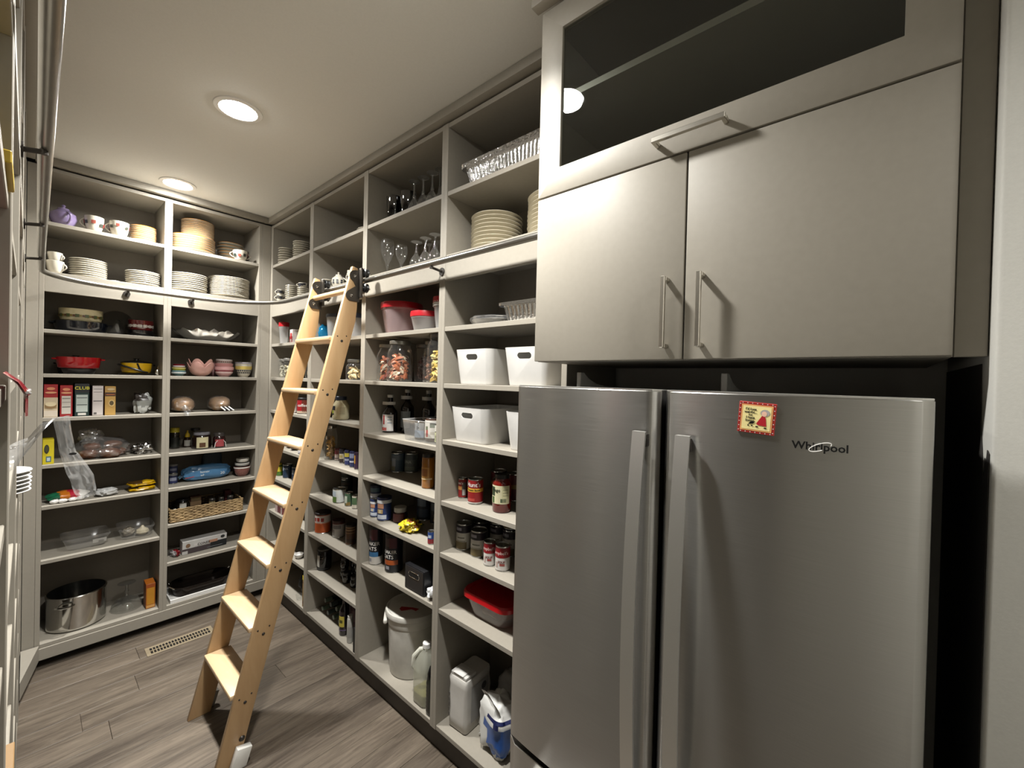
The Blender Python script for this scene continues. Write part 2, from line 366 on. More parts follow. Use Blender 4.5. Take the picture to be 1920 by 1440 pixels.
# ============================================================ LADDER
MAPLE = wood('maple_wood','9c7b55','b0926b',.38,1.6,(14,14,2.2),3,objvar=.03)
MAPLET = wood('maple_tread_wood','b39370','c9b08b',.38,1.6,(14,2.2,14),3,objvar=.02)
lad = thing('rolling_ladder','maple rolling library ladder leaning on the shelf rail','ladder',(.6,2.2,0))
def ll(vf): return [(p[0]-.6,p[1]-2.2,p[2]) for p in vf[0]],vf[1]
fx = lambda z: .5075+.2513*z
sp = [(fx(.0),.0),(fx(.0)+.09,.0),(fx(1.93)+.09,1.93),(1.09,2.0),(1.091,2.2),(fx(2.206),2.206)]
for y0 in (2.0,2.42): obj('stile', ll(bev(prism_y(sp,y0,y0+.022),.003,2)), MAPLE, lad)
for z in (1.848,1.582,1.323,1.066,.810,.552,.292):
    x0 = fx(z)-.014
    obj('tread', ll(bev(box(x0,2.0225,z-.022,x0+.112,2.4195,z),.005,2)), MAPLET, lad)
obj('rung', ll(tube([(fx(2.09)+.03,2.0225,2.09),(fx(2.09)+.03,2.4195,2.09)],.0145,16)), MAPLET, lad)
scr = mesh('screw', xf(lathe([(.0,.003),(.004,.003),(.0065,.001),(.0065,0)],12),rx=PI/2), DARKPLATE)
scs = mesh('screw', xf(lathe([(.0,.002),(.0025,.002),(.0036,0)],10),rx=PI/2), DARKPLATE)
for z in (1.826,1.562,1.301,1.038,.776,.518,.254):
    xm = fx(z)+.046
    for m_,dx,dz in ((scr,0,0),(scs,-.022,.022),(scs,.024,.026)):
        obj('screw', m_, None, lad, (xm+dx-.6,2.0-2.2,z+dz))
BRZ = mat('55504a',.38,.85,var=.08,name='aged_bronze')
for y0 in (2.0,2.42):
    def P(x,z): return (x,z)
    c1 = (1.073,2.158); c2 = (1.055,2.058); pl = []
    bx = lambda z: 1.0985
    pl += [(bx(2.19),2.188),(bx(2.19)-.02,2.188)]
    for i in range(9): a = PI*.55+PI*.85*i/8; pl.append((c1[0]+.028*math.cos(a),c1[1]+.028*math.sin(a)))
    pl.append((1.078,2.108))
    for i in range(9): a = PI*.62+PI*.8*i/8; pl.append((c2[0]+.028*math.cos(a),c2[1]+.028*math.sin(a)))
    pl += [(bx(2.03),2.03)]
    hk = obj('roller_bracket', ll(prism_y(pl,y0-.005,y0-.0004)), BRZ, lad, smooth=False)
    for cx,cz in (c1,c2): obj('bolt', ll(xf(lathe([(0,.005),(.005,.004),(.008,0)],14),(cx,y0-.005,cz),rx=PI/2)), STEEL, hk)
    # channel, axle block and wheels riding the tube
    obj('channel', ll(bev(box(1.092,y0-.03,2.05,1.104,y0-.006,2.2),.003,2)), BRZ, hk)
    for cz,rr,m_ in ((2.1765,.0235,BLACK),(2.1025,.0235,BLACK)):
        wh = xf(lathe([(0,-.013),(rr*.8,-.013),(rr,-.009),(rr*.82,0),(rr,.009),(rr*.8,.013),(0,.013)],24),(1.12,y0-.021,cz),ry=PI/2)
        obj('wheel', ll(wh), m_, hk)
        obj('axle', ll(tube([(1.104,y0-.021,cz),(1.145,y0-.021,cz)],.006,12)), STEEL, hk)
# feet: wheel guards on the outer sides
GUARD = mat('d8d6d0',.3,.3,var=.03,name='pale_metal_guard')
for yo,sgn,mm in ((2.0,-1,GUARD),(2.442,1,mat('8a857c',.4,.5,name='grey_metal_guard'))):
    ya,yb = sorted((yo+sgn*.0005,yo+sgn*.03)); pg = [(.558,.0),(.618,.0),(.640,.072),(.585,.086)]
    g = obj('foot_guard', ll(bev(prism_y(pg,ya,yb),.003,2)), mm, lad)
    obj('bolt', ll(xf(lathe([(0,.006),(.008,.006),(.012,0)],16),(.608,2.0-.0005,.105) if sgn < 0 else (.608,2.442,.105),rx=PI/2 if sgn < 0 else -PI/2)), DARKPLATE, lad)

# ============================================================ FLOOR VENT
v = thing('floor_vent','brown slotted metal register set in the wood floor before the back shelves','vent',(.63,3.2,0))
VM = mat('857862',.5,.2,name='brown_register_metal'); x0,x1,y0,y1 = -.165,.165,-.052,.052
obj('vent_frame', join(bev(box(x0,y0,.0005,x1,y0+.018,.004),.001,1),bev(box(x0,y1-.018,.0005,x1,y1,.004),.001,1),bev(box(x0,y0+.018,.0005,x0+.02,y1-.018,.004),.001,1),bev(box(x1-.02,y0+.018,.0005,x1,y1-.018,.004),.001,1)), VM, v)
obj('vent_well', box(x0+.02,y0+.018,.0004,x1-.02,y1-.018,.001), BLACK, v)
sl = mesh('slat', box(-.0025,y0+.018,.001,.0025,y1-.018,.0035), VM)
for i in range(19): obj('slat', sl, None, v, (x0+.033+i*.01467,0,0))
obj('slat', box(x0+.02,-.004,.0012,x1-.02,.004,.0037), VM, v)

# ============================================================ CABINET ABOVE THE REFRIGERATOR
cabt = thing('wall_cabinet','greige cabinet above the refrigerator with glass flap and two doors','cabinet',(1.0,.35,1.71))
def cl(vf): return [(p[0]-1.0,p[1]-.35,p[2]-1.71) for p in vf[0]],vf[1]
CZ0,CZ1,CY0,CY1 = 1.71,2.75,-.094,.785
for vf_,m_ in ((box(1.021,CY0,CZ0,1.53,CY0+.018,CZ1),0),(box(1.021,CY1-.018,CZ0,1.53,CY1,CZ1),0),(box(1.021,CY0+.018,CZ0,1.53,CY1-.018,CZ0+.018),0),(box(1.021,CY0+.018,CZ1-.018,1.53,CY1-.018,CZ1),1),(box(1.51,CY0+.018,CZ0+.018,1.53,CY1-.018,CZ1-.018),1),(box(1.021,CY0+.018,2.17,1.51,CY1-.018,2.19),1)):
    obj('carcass_panel', cl(vf_), mat('34312d',.6,name='dark_cabinet_interior') if m_ else GREIGE, cabt, smooth=False)
obj('inner_shelf', cl(box(1.022,CY0+.0185,2.474,1.509,CY1-.0185,2.492)), GREIGE, cabt, smooth=False)
obj('filler_panel', cl(bev(box(1.021,-.1335,CZ0,1.04,CY0-.0008,CZ1),.0012,1)), GREIGE, cabt)
def bar(p0,p1,out):             # square bar pull with two posts
    p0,p1 = Vector(p0),Vector(p1); q0,q1 = p0.copy(),p1.copy(); h = .005; d = (p1-p0).normalized()
    def seg(a,b):
        lo = [min(a[i],b[i])-h for i in range(3)]; hi = [max(a[i],b[i])+h for i in range(3)]; return lo,hi
    lo,hi = seg(p0,p1); parts = [bev(box(*lo,*hi),.0012,1)]
    for p in (p0,p1):
        lo,hi = seg(p,p); parts.append(bev(box(lo[0]+2*h+.0001,lo[1],lo[2],out-.0001,hi[1],hi[2]),.0012,1))
    return join(*parts)
for ya,yb,hy in ((.3475,CY1-.002,.384),(CY0+.002,.3435,.304)):
    dr = obj('door', cl(bev(box(1.0,ya,CZ0+.001,1.0205,yb,2.193),.002,2)), GREIGE, cabt)
    obj('door_handle', cl(bar((.97,hy,1.742),(.97,hy,1.899),1.0)), NICKEL, dr, label='satin nickel square bar handle')
def ring_yz(o,i,x0,x1):
    V = [(x,*q) for x in (x0,x1) for r_ in (o,i) for q in r_]; Fc = []
    for k in range(4):
        j = (k+1)%4; Fc += [(k,j,4+j,4+k),(8+k,12+k,12+j,8+j),(k,8+k,8+j,j),(4+k,4+j,12+j,12+k)]
    return V,Fc
rc = lambda a,b,c,d: [(a,b),(c,b),(c,d),(a,d)]
fd = obj('flap_frame', cl(bev(ring_yz(rc(CY0+.002,2.198,CY1-.002,CZ1-.002),rc(-.021,2.272,.708,2.674),1.0,1.0205),.0015,2)), GREIGE, cabt)
obj('glass_pane', cl(box(1.008,-.021,2.272,1.012,.708,2.674)), clear('tinted_door_glass',(.78,.80,.78),ior=1.5,rough=.01), fd, smooth=False)
obj('flap_handle', cl(bar((.97,.264,2.231),(.97,.416,2.229),1.0)), NICKEL, fd, label='satin nickel horizontal bar handle')

# ============================================================ REFRIGERATOR
fr = thing('refrigerator','stainless french door refrigerator under the greige cabinet','refrigerator',(1.2,.345,0))
def fl_(vf): return [(p[0]-1.2,p[1]-.345,p[2]) for p in vf[0]],vf[1]
SS = brushed('brushed_stainless','b3b1ad',.30,.72); SSH = mat('dcdbd7',.42,1.,var=.03,scale=200,stretch=(1,1,30),name='handle_steel')
obj('cabinet_body', fl_(bev(box(.945,-.062,.02,1.5,.752,1.628),.006,2)), mat('2b2b2c',.5,.2,name='dark_appliance_side'), fr)
def door_poly(ya,yb,xe,bow,n=28):
    P_ = []; yc,h = (ya+yb)/2,(yb-ya)/2
    for i in range(n+1):
        u = -1+2*i/n; yy = yc+u*h; e = (1-abs(u))*h
        rnd = .016*(1-min(1,e/.018))**2
        P_.append((xe-bow*(1-u*u)+rnd,yy))
    return P_+[(.935,yb),(.935,ya)]
def door_x(yy,ya,yb,xe=.888,bow=.014): u = (yy-(ya+yb)/2)/((yb-ya)/2); return xe-bow*(1-u*u)
DL,DR = (.353,.760),(-.067,.344)
for (ya,yb),hy in ((DL,.0),(DR,.0)):
    d = obj('door', fl_(bev(prism(door_poly(ya,yb,.888,.014),.672,1.637),.0015,1)), SS, fr, ang=25)
    obj('door_cap', fl_(prism([(x+.0015,y) for x,y in door_poly(ya+.001,yb-.001,.888,.014)],1.6372,1.640)), mat('c9c7c2',.3,.8,name='door_cap_trim'), d, smooth=False)
    # bowed flat handle
    y0 = .383 if ya > 0 else .292; sgn = 1
    pts = []; rings = []
    for i in range(25):
        u = -1+2*i/24; z = 1.12+u*.43; off = .026+.030*(1-u*u)
        xs = door_x(y0+.015,ya,yb)-off; tk = .011
        rings.append([(xs,y0-.0145,z),(xs,y0+.0145,z),(xs+tk,y0+.0125,z),(xs+tk,y0-.0125,z)])
    hvf = loft(rings)
    ends = [bev(box(door_x(y0,ya,yb)-.0158,y0-.012,z-.014,door_x(y0,ya,yb)+.004,y0+.012,z+.014),.003,2) for z in (1.12-.41,1.12+.41)]
    h_ = obj('door_handle', fl_(hvf), SSH, d, label='pale bowed flat steel handle'); [obj('handle_mount', fl_(e_), DARKPLATE, h_) for e_ in ends]
dw = obj('freezer_drawer', fl_(bev(prism(door_poly(-.067,.760,.888,.014),.09,.652),.0015,1)), SS, fr, ang=25)
dh = loft([[(.845-.02*(1-u*u),.345+u*.34,.60),(.845-.02*(1-u*u),.345+u*.34,.57),(.857-.02*(1-u*u),.345+u*.34,.57),(.857-.02*(1-u*u),.345+u*.34,.60)] for u in [-1+2*i/24 for i in range(25)]])
obj('drawer_handle', fl_(join(dh,box(.85,.66,.575,.892,.68,.595),box(.85,.01,.575,.892,.03,.595))), SSH, dw)
obj('gasket', fl_(box(.936,-.06,.653,.96,.75,.671)), BLACK, fr, smooth=False)
obj('kick_grille', fl_(box(.93,-.06,.0,.95,.75,.085)), BLACK, fr, smooth=False)
def on_door(vf, yc, zc, lift, tilt=0):       # flat artwork (x right, y up) laid on the right door, bent to its bow
    out = []; ct,st = math.cos(tilt),math.sin(tilt)
    for x,y,z in vf[0]:
        x,y = x*ct-y*st,x*st+y*ct
        yy = yc-x; out.append((door_x(yy,*DR)-lift-z-1.2,yy-.345,zc+y))
    return out,vf[1]
rd = [o for o in fr.children if o.name.startswith('door')][1]
obj('brand_lettering', on_door(text('Whirlpool',.0185,.0004),.0715,1.5525,.0012), BLACK, rd, smooth=False, label='black raised brand lettering')
ring = []
for i in range(40):
    a = -.5+2*PI*i/40*.86; ring.append((.0165*math.cos(a),.0055*math.sin(a),.0))
t_ = .42; ring = [(x*math.cos(t_)-y*math.sin(t_)+.001,x*math.sin(t_)+y*math.cos(t_),0) for x,y,_ in ring]
obj('brand_ring', on_door(tube(ring,.0006,6),.0715,1.5525,.0028), mat('e9e7e2',.3,name='bright_badge_metal'), rd)
# magnet
mg = thing('fridge_magnet','square red bordered cartoon magnet on the right refrigerator door','magnet',(1.2,.345,0))
def quad(w_,h_,d=0.,cx=0,cy=0): return [(cx-w_/2,cy-h_/2,d),(cx+w_/2,cy-h_/2,d),(cx+w_/2,cy+h_/2,d),(cx-w_/2,cy+h_/2,d)],[(0,1,2,3)]
def disc(rx,ry,cx,cy,d=0,n=18): return [(cx+rx*math.cos(2*PI*i/n),cy+ry*math.sin(2*PI*i/n),d) for i in range(n)],[tuple(range(n))]
MT = -.06; MY,MZ = .1655,1.5945
def om(vf,l): return on_door(vf,MY,MZ,l,MT)
obj('magnet_body', om(bev(box(-.030,-.0285,0,.030,.0285,.0025),.0008,1),.0005), mat('9e2a26',.4,name='magnet_red'), mg)
obj('magnet_border', om(quad(.051,.048),.0033), mat('e8a56a',.4), mg, smooth=False)
obj('magnet_face', om(quad(.046,.043),.0035), mat('f2e3a0',.4), mg, smooth=False)
dots = join(*[disc(.0009,.0009,sx*.0277,-.024+.008*i) for sx in (-1,1) for i in range(7)],*[disc(.0009,.0009,-.024+.008*i,sy*.0263) for sy in (-1,1) for i in range(7)])
obj('border_dots', om(dots,.0036), WHITE, mg, smooth=False, kind='stuff')
for s_,yy,sz in (("I'd lose",.0155,.0062),("weight...",.0100,.0062),("but",.0050,.0046),("I hate",.0000,.0062),("losing.",-.0052,.0062)):
    obj('lettering', om(xf(text(s_,sz,.0002),(-.0095,yy,0)),.0038), BLACK, mg, smooth=False)
obj('figure_dress', om(([(.004,-.0125,0),(.017,-.0135,0),(.0155,-.001,0),(.013,.006,0),(.009,.005,0),(.004,-.004,0),(.0005,-.010,0)],[(0,1,2,3,4,5,6)]),.0038), mat('b3202c',.4), mg, smooth=False)
obj('figure_hair', om(disc(.0075,.0062,.0135,.0105),.0038), mat('a9a4a0',.5), mg, smooth=False)
obj('figure_face', om(disc(.0042,.0048,.0122,.0088),.0040), mat('ecbfa8',.5), mg, smooth=False)
obj('figure_shoes', om(join(disc(.0025,.0012,.002,-.0155),disc(.0025,.0012,.0155,-.0165)),.0039), BLACK, mg, smooth=False)
obj('figure_cart', om(join(([(-.013,-.0125,0),(-.004,-.0105,0),(-.001,-.0065,0),(-.008,-.0065,0)],[(0,1,2,3)]),disc(.0014,.0014,-.012,-.0145),disc(.0014,.0014,-.006,-.0145)),.0039), BLACK, mg, smooth=False)
# pale curved bracket plates standing on the refrigerator top
for bx_,by_,lb in ((1.12,.70,'pale curved bracket plate on the refrigerator top at the left'),(1.12,.285,'pale curved bracket plate on the refrigerator top near its middle')):
    pr_ = [(0,0),(.24,0),(.24,.008),(.16,.010),(.10,.018),(.055,.032),(.03,.046),(.022,.052),(.0,.052)]
    o = obj('bracket_plate', bev(prism_y(pr_,-.007,.007),.0015,1), mat('c4c2bd',.45,name='pale_bracket_plastic'), None, (bx_,by_,1.629)); tag(o,lb,'bracket','bracket plates on the refrigerator')
# ============================================================ CONTENT BUILDERS
TONE = .74
TIN = mat('b9bab8', .25, 1., var=.04, name='tin_metal')
def p(h, rough=.45, **k): return mat(h, rough, **k)
def lab(t, vf, hexc, name='paper_label', rough=.5): return obj(name, vf, p(hexc,rough), t)
def wrap_text(t, s, size, r, z, a, hexc, bold=.0004, name='lettering', rx=1.0):
    v,f = text(s,size,bold)
    return obj(name, ([((r+.0009)*math.cos(a+x*rx/r),(r+.0009)*math.sin(a+x*rx/r),z+y) for x,y,_ in v],f), p(hexc), t, smooth=False)
def can(lbl,x,y,z,r,h,wrap='888888',bands=(),texts=(),lid=None,a=None,name='food_can',cat='can',group=None,bottom=None):
    """bands: (z0,z1,hex[,half angle[,angle offset]]) in fractions of the height"""
    t = thing(name,lbl,cat,(x,y,z),0,group); a = toward(x,y) if a is None else a
    obj('tin_body', lathe([(0,.001),(r*.93,.001),(r,.0),(r,.003),(r*.985,.004),(r*.985,h-.004),(r,h-.003),(r,h),(r*.95,h),(r*.93,h-.003),(0,h-.003)],28), TIN, t)
    obj('paper_label', lathe([(r*.992,.005),(r*.996,.005),(r*.996,h-.005),(r*.99,h-.005)],28), p(wrap), t)
    for b in bands:
        ha = b[3] if len(b) > 3 else PI; off = b[4] if len(b) > 4 else 0
        obj('label_band', band(r*.996+.0006,.005+(h-.01)*b[0],.005+(h-.01)*b[1],a+off-ha,a+off+ha,max(8,int(ha*9))), p(b[2]), t)
    for s,fz,sz,hx,*o in texts: wrap_text(t,s,sz*h,r*.996,fz*h,a+(o[0] if o else 0),hx)
    if lid: obj('lid', lathe([(r*.99,h-.010*1),(r*1.03,h-.010),(r*1.03,h+.001),(r*.98,h+.003),(0,h+.003)],28), p(lid,.4), t)
    return t
def chips(r,h,n,seed,kind,size):
    """loose pieces filling a jar"""
    random.seed(seed); parts = []; lay = size*.55; k = 0
    while k < n:
        z = size*.3+(h-size*.6)*(k/n); rr = max(0,(r-size*.62))*math.sqrt(random.random()*.6+.4); a = random.random()*2*PI
        if kind == 'slice':      # curved apple slice
            rows = []
            for i in range(7):
                u = -1+2*i/6; c = size*.55*u; wd = size*.2*(1-u*u)**.5+.0008; up_ = size*.22*(1-u*u)
                rows.append([(c,-wd,up_),(c,0,up_+wd*.7),(c,wd,up_),(c,0,up_-wd*.4)])
            vf = loft(rows)
        elif kind == 'nugget': vf = blob(size*.42,size*.3,size*.24,seed+k,.25,1.5,1,8,6,False)
        else:                    # thin disc or flake
            vf = lathe([(0,-.0015),(size*.42,-.001),(size*.46,.001),(size*.3,.003),(0,.002)],10)
        parts.append(xf(vf,(rr*math.cos(a),rr*math.sin(a),z),random.random()*6,1,random.uniform(-1.2,1.2),random.uniform(-1.2,1.2))); k += 1
    V,Fc = join(*parts); out = []
    for q in V:
        d = math.hypot(q[0],q[1]); k_ = min(1,r/d) if d > 0 else 1
        out.append((q[0]*k_,q[1]*k_,max(.0035,q[2])))
    return out,Fc
def jar(lbl,x,y,z,r,h,fill=None,lid='8d8b86',lidh=.016,neck=.78,n=70,size=.03,fh=.8,kind='slice',fills=(),seed=1,name='glass_jar',group=None,cat='jar'):
    t = thing(name,lbl,cat,(x,y,z),0,group); nz = h-lidh
    obj('glass', lathe([(0,.002),(r*.9,.002),(r,.008),(r,nz*.74),(r*.93,nz*.84),(r*neck,nz*.93),(r*neck,nz)],28), GLASS, t)
    if fill:
        cs = [fill]+list(fills)
        for i,cx in enumerate(cs): obj('filling', chips(r*.95,(nz*.93)*fh,n//len(cs),seed*10+i,kind,size), p(cx,.6,var=.18,scale=80), t, kind='stuff')
    rl = r*neck+.002
    obj('lid', lathe([(rl,nz-.001),(rl+.001,nz),(rl+.001,h-.002),(rl-.001,h),(0,h)],28), p(lid,.3,metal=.8) if lid else STEEL, t)
    return t
def bottle(lbl,x,y,z,r,h,body='2a1510',cap='e8e6e0',label=None,bands=(),texts=(),neck=.32,sh=.62,nk=.80,a=None,name='bottle',group=None,glass=True,caph=.055,flip=0,rough=.08):
    t = thing(name,lbl,'bottle',(x,y,z),0,group); a = toward(x,y) if a is None else a
    obj('bottle_body', lathe([(0,.001),(r*.93,.001),(r,.006),(r,h*sh),(r*.92,h*(sh+.05)),(r*neck*1.15,h*nk),(r*neck,h*(nk+.06)),(r*neck,h*(1-caph)),(0,h*(1-caph))],24), mat(body,rough,coat=.5,name='bottle_'+body), t)
    rc = r*neck+.0025
    obj('cap', lathe([(rc,h*(1-caph)-.004),(rc,h-.001),(rc-.001,h),(0,h)],20), p(cap,.35), t)
    for b in bands:
        ha = b[3] if len(b) > 3 else PI; off = b[4] if len(b) > 4 else 0
        obj('label_band', band(r+.0007,h*b[0],h*b[1],a+off-ha,a+off+ha,14), p(b[2]), t)
    for s,fz,sz,hx,*o in texts: wrap_text(t,s,sz*h,r+.0008,fz*h,a+(o[0] if o else 0),hx)
    return t
def carton(lbl,x,y,z,sx,sy,h,rz,col,panels=(),texts=(),side=None,name='carton',cat='box',group=None,discs=()):
    """local front is -y. panels: (u0,u1,v0,v1,hex) on the front; side: hex of the two ends"""
    t = thing(name,lbl,cat,(x,y,z),rz,group)
    obj('carton_body', bev(box(-sx/2,-sy/2,0,sx/2,sy/2,h),.0012,1), p(col,.45), t)
    q = lambda u0,u1,v0,v1,l: ([(-sx/2+sx*u0,-sy/2-l,h*v0),(-sx/2+sx*u1,-sy/2-l,h*v0),(-sx/2+sx*u1,-sy/2-l,h*v1),(-sx/2+sx*u0,-sy/2-l,h*v1)],[(0,1,2,3)])
    for i,(u0,u1,v0,v1,hx) in enumerate(panels): obj('printed_panel', q(u0,u1,v0,v1,.0006+.0003*i), p(hx,.5), t, smooth=False)
    for di,(u,v,ru,rv,hx) in enumerate(discs):
        vv,ff = disc(ru*sx,rv*h,-sx/2+sx*u,h*v); obj('printed_panel', ([(a_,-sy/2-.0022-.0003*di,b_) for a_,b_,_ in vv],ff), p(hx,.5), t, smooth=False)
    if side: obj('side_panel', join(([(sx/2+.0006,-sy/2,0.002),(sx/2+.0006,sy/2,0.002),(sx/2+.0006,sy/2,h-.002),(sx/2+.0006,-sy/2,h-.002)],[(0,1,2,3)]),([(-sx/2-.0006,-sy/2,0.002),(-sx/2-.0006,-sy/2,h-.002),(-sx/2-.0006,sy/2,h-.002),(-sx/2-.0006,sy/2,0.002)],[(0,1,2,3)])), p(side), t, smooth=False)
    for s,u,v,sz,hx in texts:
        vv,ff = text(s,sz,.0003); obj('lettering', ([(a_-sx/2+sx*u,-sy/2-.0040,b_+h*v) for a_,b_,_ in vv],ff), p(hx), t, smooth=False)
    return t
def plate_vf(r,hh=None,wave=0,k=12,t=.0045):
    hh = r*.17 if hh is None else hh
    wv = (lambda a,rr,z: wave*math.cos(k*a)*max(0,(rr/r-.6)/.4)) if wave else None
    return lathe([(0,.0),(r*.6,.0),(r*.66,.002),(r*.97,hh-.003),(r,hh-.001),(r*.985,hh+.001),(r*.64,.002+t),(r*.58,t),(0,t)],40,wv)
def stack(fmt,x,y,z,r,h,n,m=None,rim=None,wave=0,k=12,group=None,name='plate',cat='plate',hh=None,jit=.0012,seed=0):
    random.seed(seed+7); hh = min(r*.17,h*.45) if hh is None else hh; dz = (h-hh)/max(1,n-1)
    me = mesh(name, plate_vf(r,hh,wave,k,min(.0045,dz*.6)), m or PORC)
    rm = mesh('rim', lathe([(r*.988,hh+.0012),(r*1.003,hh-.0002),(r*1.0025,hh-.0012),(r*.985,hh-.0022)],40,(lambda a,rr,z: wave*math.cos(k*a)) if wave else None), rim) if rim else None
    for i in range(n):
        o = obj(name, me, None, None, (x+random.uniform(-jit,jit),y+random.uniform(-jit,jit),z+i*dz), random.random()*6)
        tag(o, fmt % ORD[n-1-i], cat, group)
        if rm: obj('rim', rm, None, o, label='coloured rim')
def bowl_vf(r,h,foot=.5,t=.0035,wave=None,n=36):
    P_ = [(0,.004),(r*foot*.8,.004),(r*foot*.82,0),(r*foot,0),(r*foot*1.02,.004)]
    for i in range(1,8): u = i/7; P_.append((r*(foot+(1-foot)*math.sin(u*PI/2)),.004+(h-.004)*(1-math.cos(u*PI/2))**.85 if u < 1 else h))
    P_ += [(r-t*.5,h+.001),(r-t,h)]
    for i in range(6,0,-1): u = i/7; P_.append((max(.001,r*(foot+(1-foot)*math.sin(u*PI/2))-t),.004+t+(h-.004)*(1-math.cos(u*PI/2))**.85))
    P_.append((0,.004+t)); return lathe(P_,n,wave)
def handle_pts(x0,z0,z1,out,n=10):
    return [(x0+out*math.sin(PI*i/(n-1)),0,z0+(z1-z0)*i/(n-1)) for i in range(n)]
def cup(lbl,x,y,z,r,h,rz,m=None,deco=None,handles=1,group=None,name='cup',cat='cup'):
    t = thing(name,lbl,cat,(x,y,z),rz,group); m = m or PORC
    obj('cup_body', bowl_vf(r,h,.55), m, t)
    for i in range(handles): obj('handle', xf(tube(handle_pts(r*.86,h*.3,h*.88,r*.5),.0034,8),rz=PI*i), m, t)
    if deco:
        random.seed(int(x*999))
        for i in range(9):
            a = 2*PI*i/9+random.random()*.4; zz = h*random.uniform(.45,.75); d = .006+random.random()*.005; rr = r*(.55+.45*math.sin(math.acos(max(-1,1-((zz/h)**(1/.85)))))) + .0016
            obj('flower_print', band(rr,zz-d,zz+d,a-d/rr,a+d/rr,4,rr+.004), p(deco[i%len(deco)]), t)
    return t
def glass_vf(r,h,stem=.42):
    b = h*stem; P_ = [(0,0),(r*.85,0),(r*.87,.002),(.006,.008),(.004,.02),(.004,b-.01),(.008,b)]
    for i in range(1,11): u = i/10; P_.append((r*min(1,(math.sin(u*2.15)*1.02)),b+(h-b)*u))
    return lathe(P_,28)
def wine(lbl,x,y,z,r,h,inv=False,m=None,stem=.42,group='clear wine glasses'):
    vf = glass_vf(r,h,stem)
    if inv: vf = ([(a,b,h-c) for a,b,c in vf[0]],[f[::-1] for f in vf[1]])
    return tag(obj('wine_glass',vf,m or STEMG,None,(x,y,z)),lbl,'glass',group)
def tub(lbl,x,y,z,r,h,m=None,lid=None,lidh=.014,taper=.78,group=None,name='food_container',wall=None,fill=None,squash=1):
    t = thing(name,lbl,'container',(x,y,z),0,group); hb = h-(lidh if lid else 0)
    obj('tub_body', lathe([(0,.002),(r*taper*.92,.002),(r*taper,.008),(r*.97,hb-.012),(r,hb-.010),(r,hb),(r*.95,hb)],36), m or MILKY, t)
    if fill: obj('filling', blob(r*taper*.9,r*taper*.9,hb*.3,3,.1), p(fill,.7), t)
    if lid: obj('lid', lathe([(r*.98,hb-.004),(r*1.045,hb-.004),(r*1.05,hb+lidh*.5),(r*1.02,h),(r*.9,h),(r*.86,h-.004),(0,h-.004)],36), p(lid,.35), t)
    return t
def boxtub(lbl,x,y,z,sx,sy,h,rz,m=None,lid=None,lidh=.02,name='food_container',group=None,tp=.82,rr=.03):
    t = thing(name,lbl,'container',(x,y,z),rz,group); hb = h-(lidh if lid else 0)
    R_ = lambda k,zz,g=0: [(a,b,zz) for a,b in rrect(sx*k+g,sy*k+g,rr,6)]
    obj('tub_body', loft([R_(tp*.94,.001),R_(tp,.012),R_(.97,hb-.012),R_(1,hb-.011),R_(1,hb)],True,False), m or CLEARP, t)
    if lid:
        obj('lid', loft([R_(1,hb-.006,.006),R_(1,hb-.006,.014),R_(1,hb+lidh*.55,.014),R_(1,h,.004),R_(.9,h),R_(.88,h-.006)],True,True), p(lid,.3), t)
    return t
def bag(lbl,x,y,z,rx,ry,rz_,rot,m,seed=1,amp=.16,freq=2.2,pw=.7,name='bag',cat='bag',group=None,patches=(),texts=()):
    """patches: (hex, test) colours faces as a part of its own"""
    t = thing(name,lbl,cat,(x,y,z),rot,group); vf = blob(rx,ry,rz_,seed,amp,freq,pw,32,20)
    obj('bag_body', vf, m, t, ang=60)
    for hx,test in patches:
        V = vf[0]; fs = [f for f in vf[1] if test(sum(V[i][0] for i in f)/4/rx,sum(V[i][1] for i in f)/4/ry,sum(V[i][2] for i in f)/4/(2*rz_))]
        if not fs: continue
        used = sorted({i for f in fs for i in f}); ix = {i:k for k,i in enumerate(used)}; c = Vector((0,0,rz_))
        pv = [tuple(Vector(V[i])+(Vector(V[i])-c).normalized()*.0012) for i in used]
        pv = [(a_,b_,max(.0003,c_)) for a_,b_,c_ in pv]
        obj('printed_panel', (pv,[tuple(ix[i] for i in f) for f in fs]), p(hx,.35), t)
    return t
def shelf_bin(lbl,x,y,z,me,rz=-PI/2):
    t = thing('storage_bin',lbl,'bin',(x,y,z),rz,'white storage bins'); obj('bin_body',me,None,t); return t
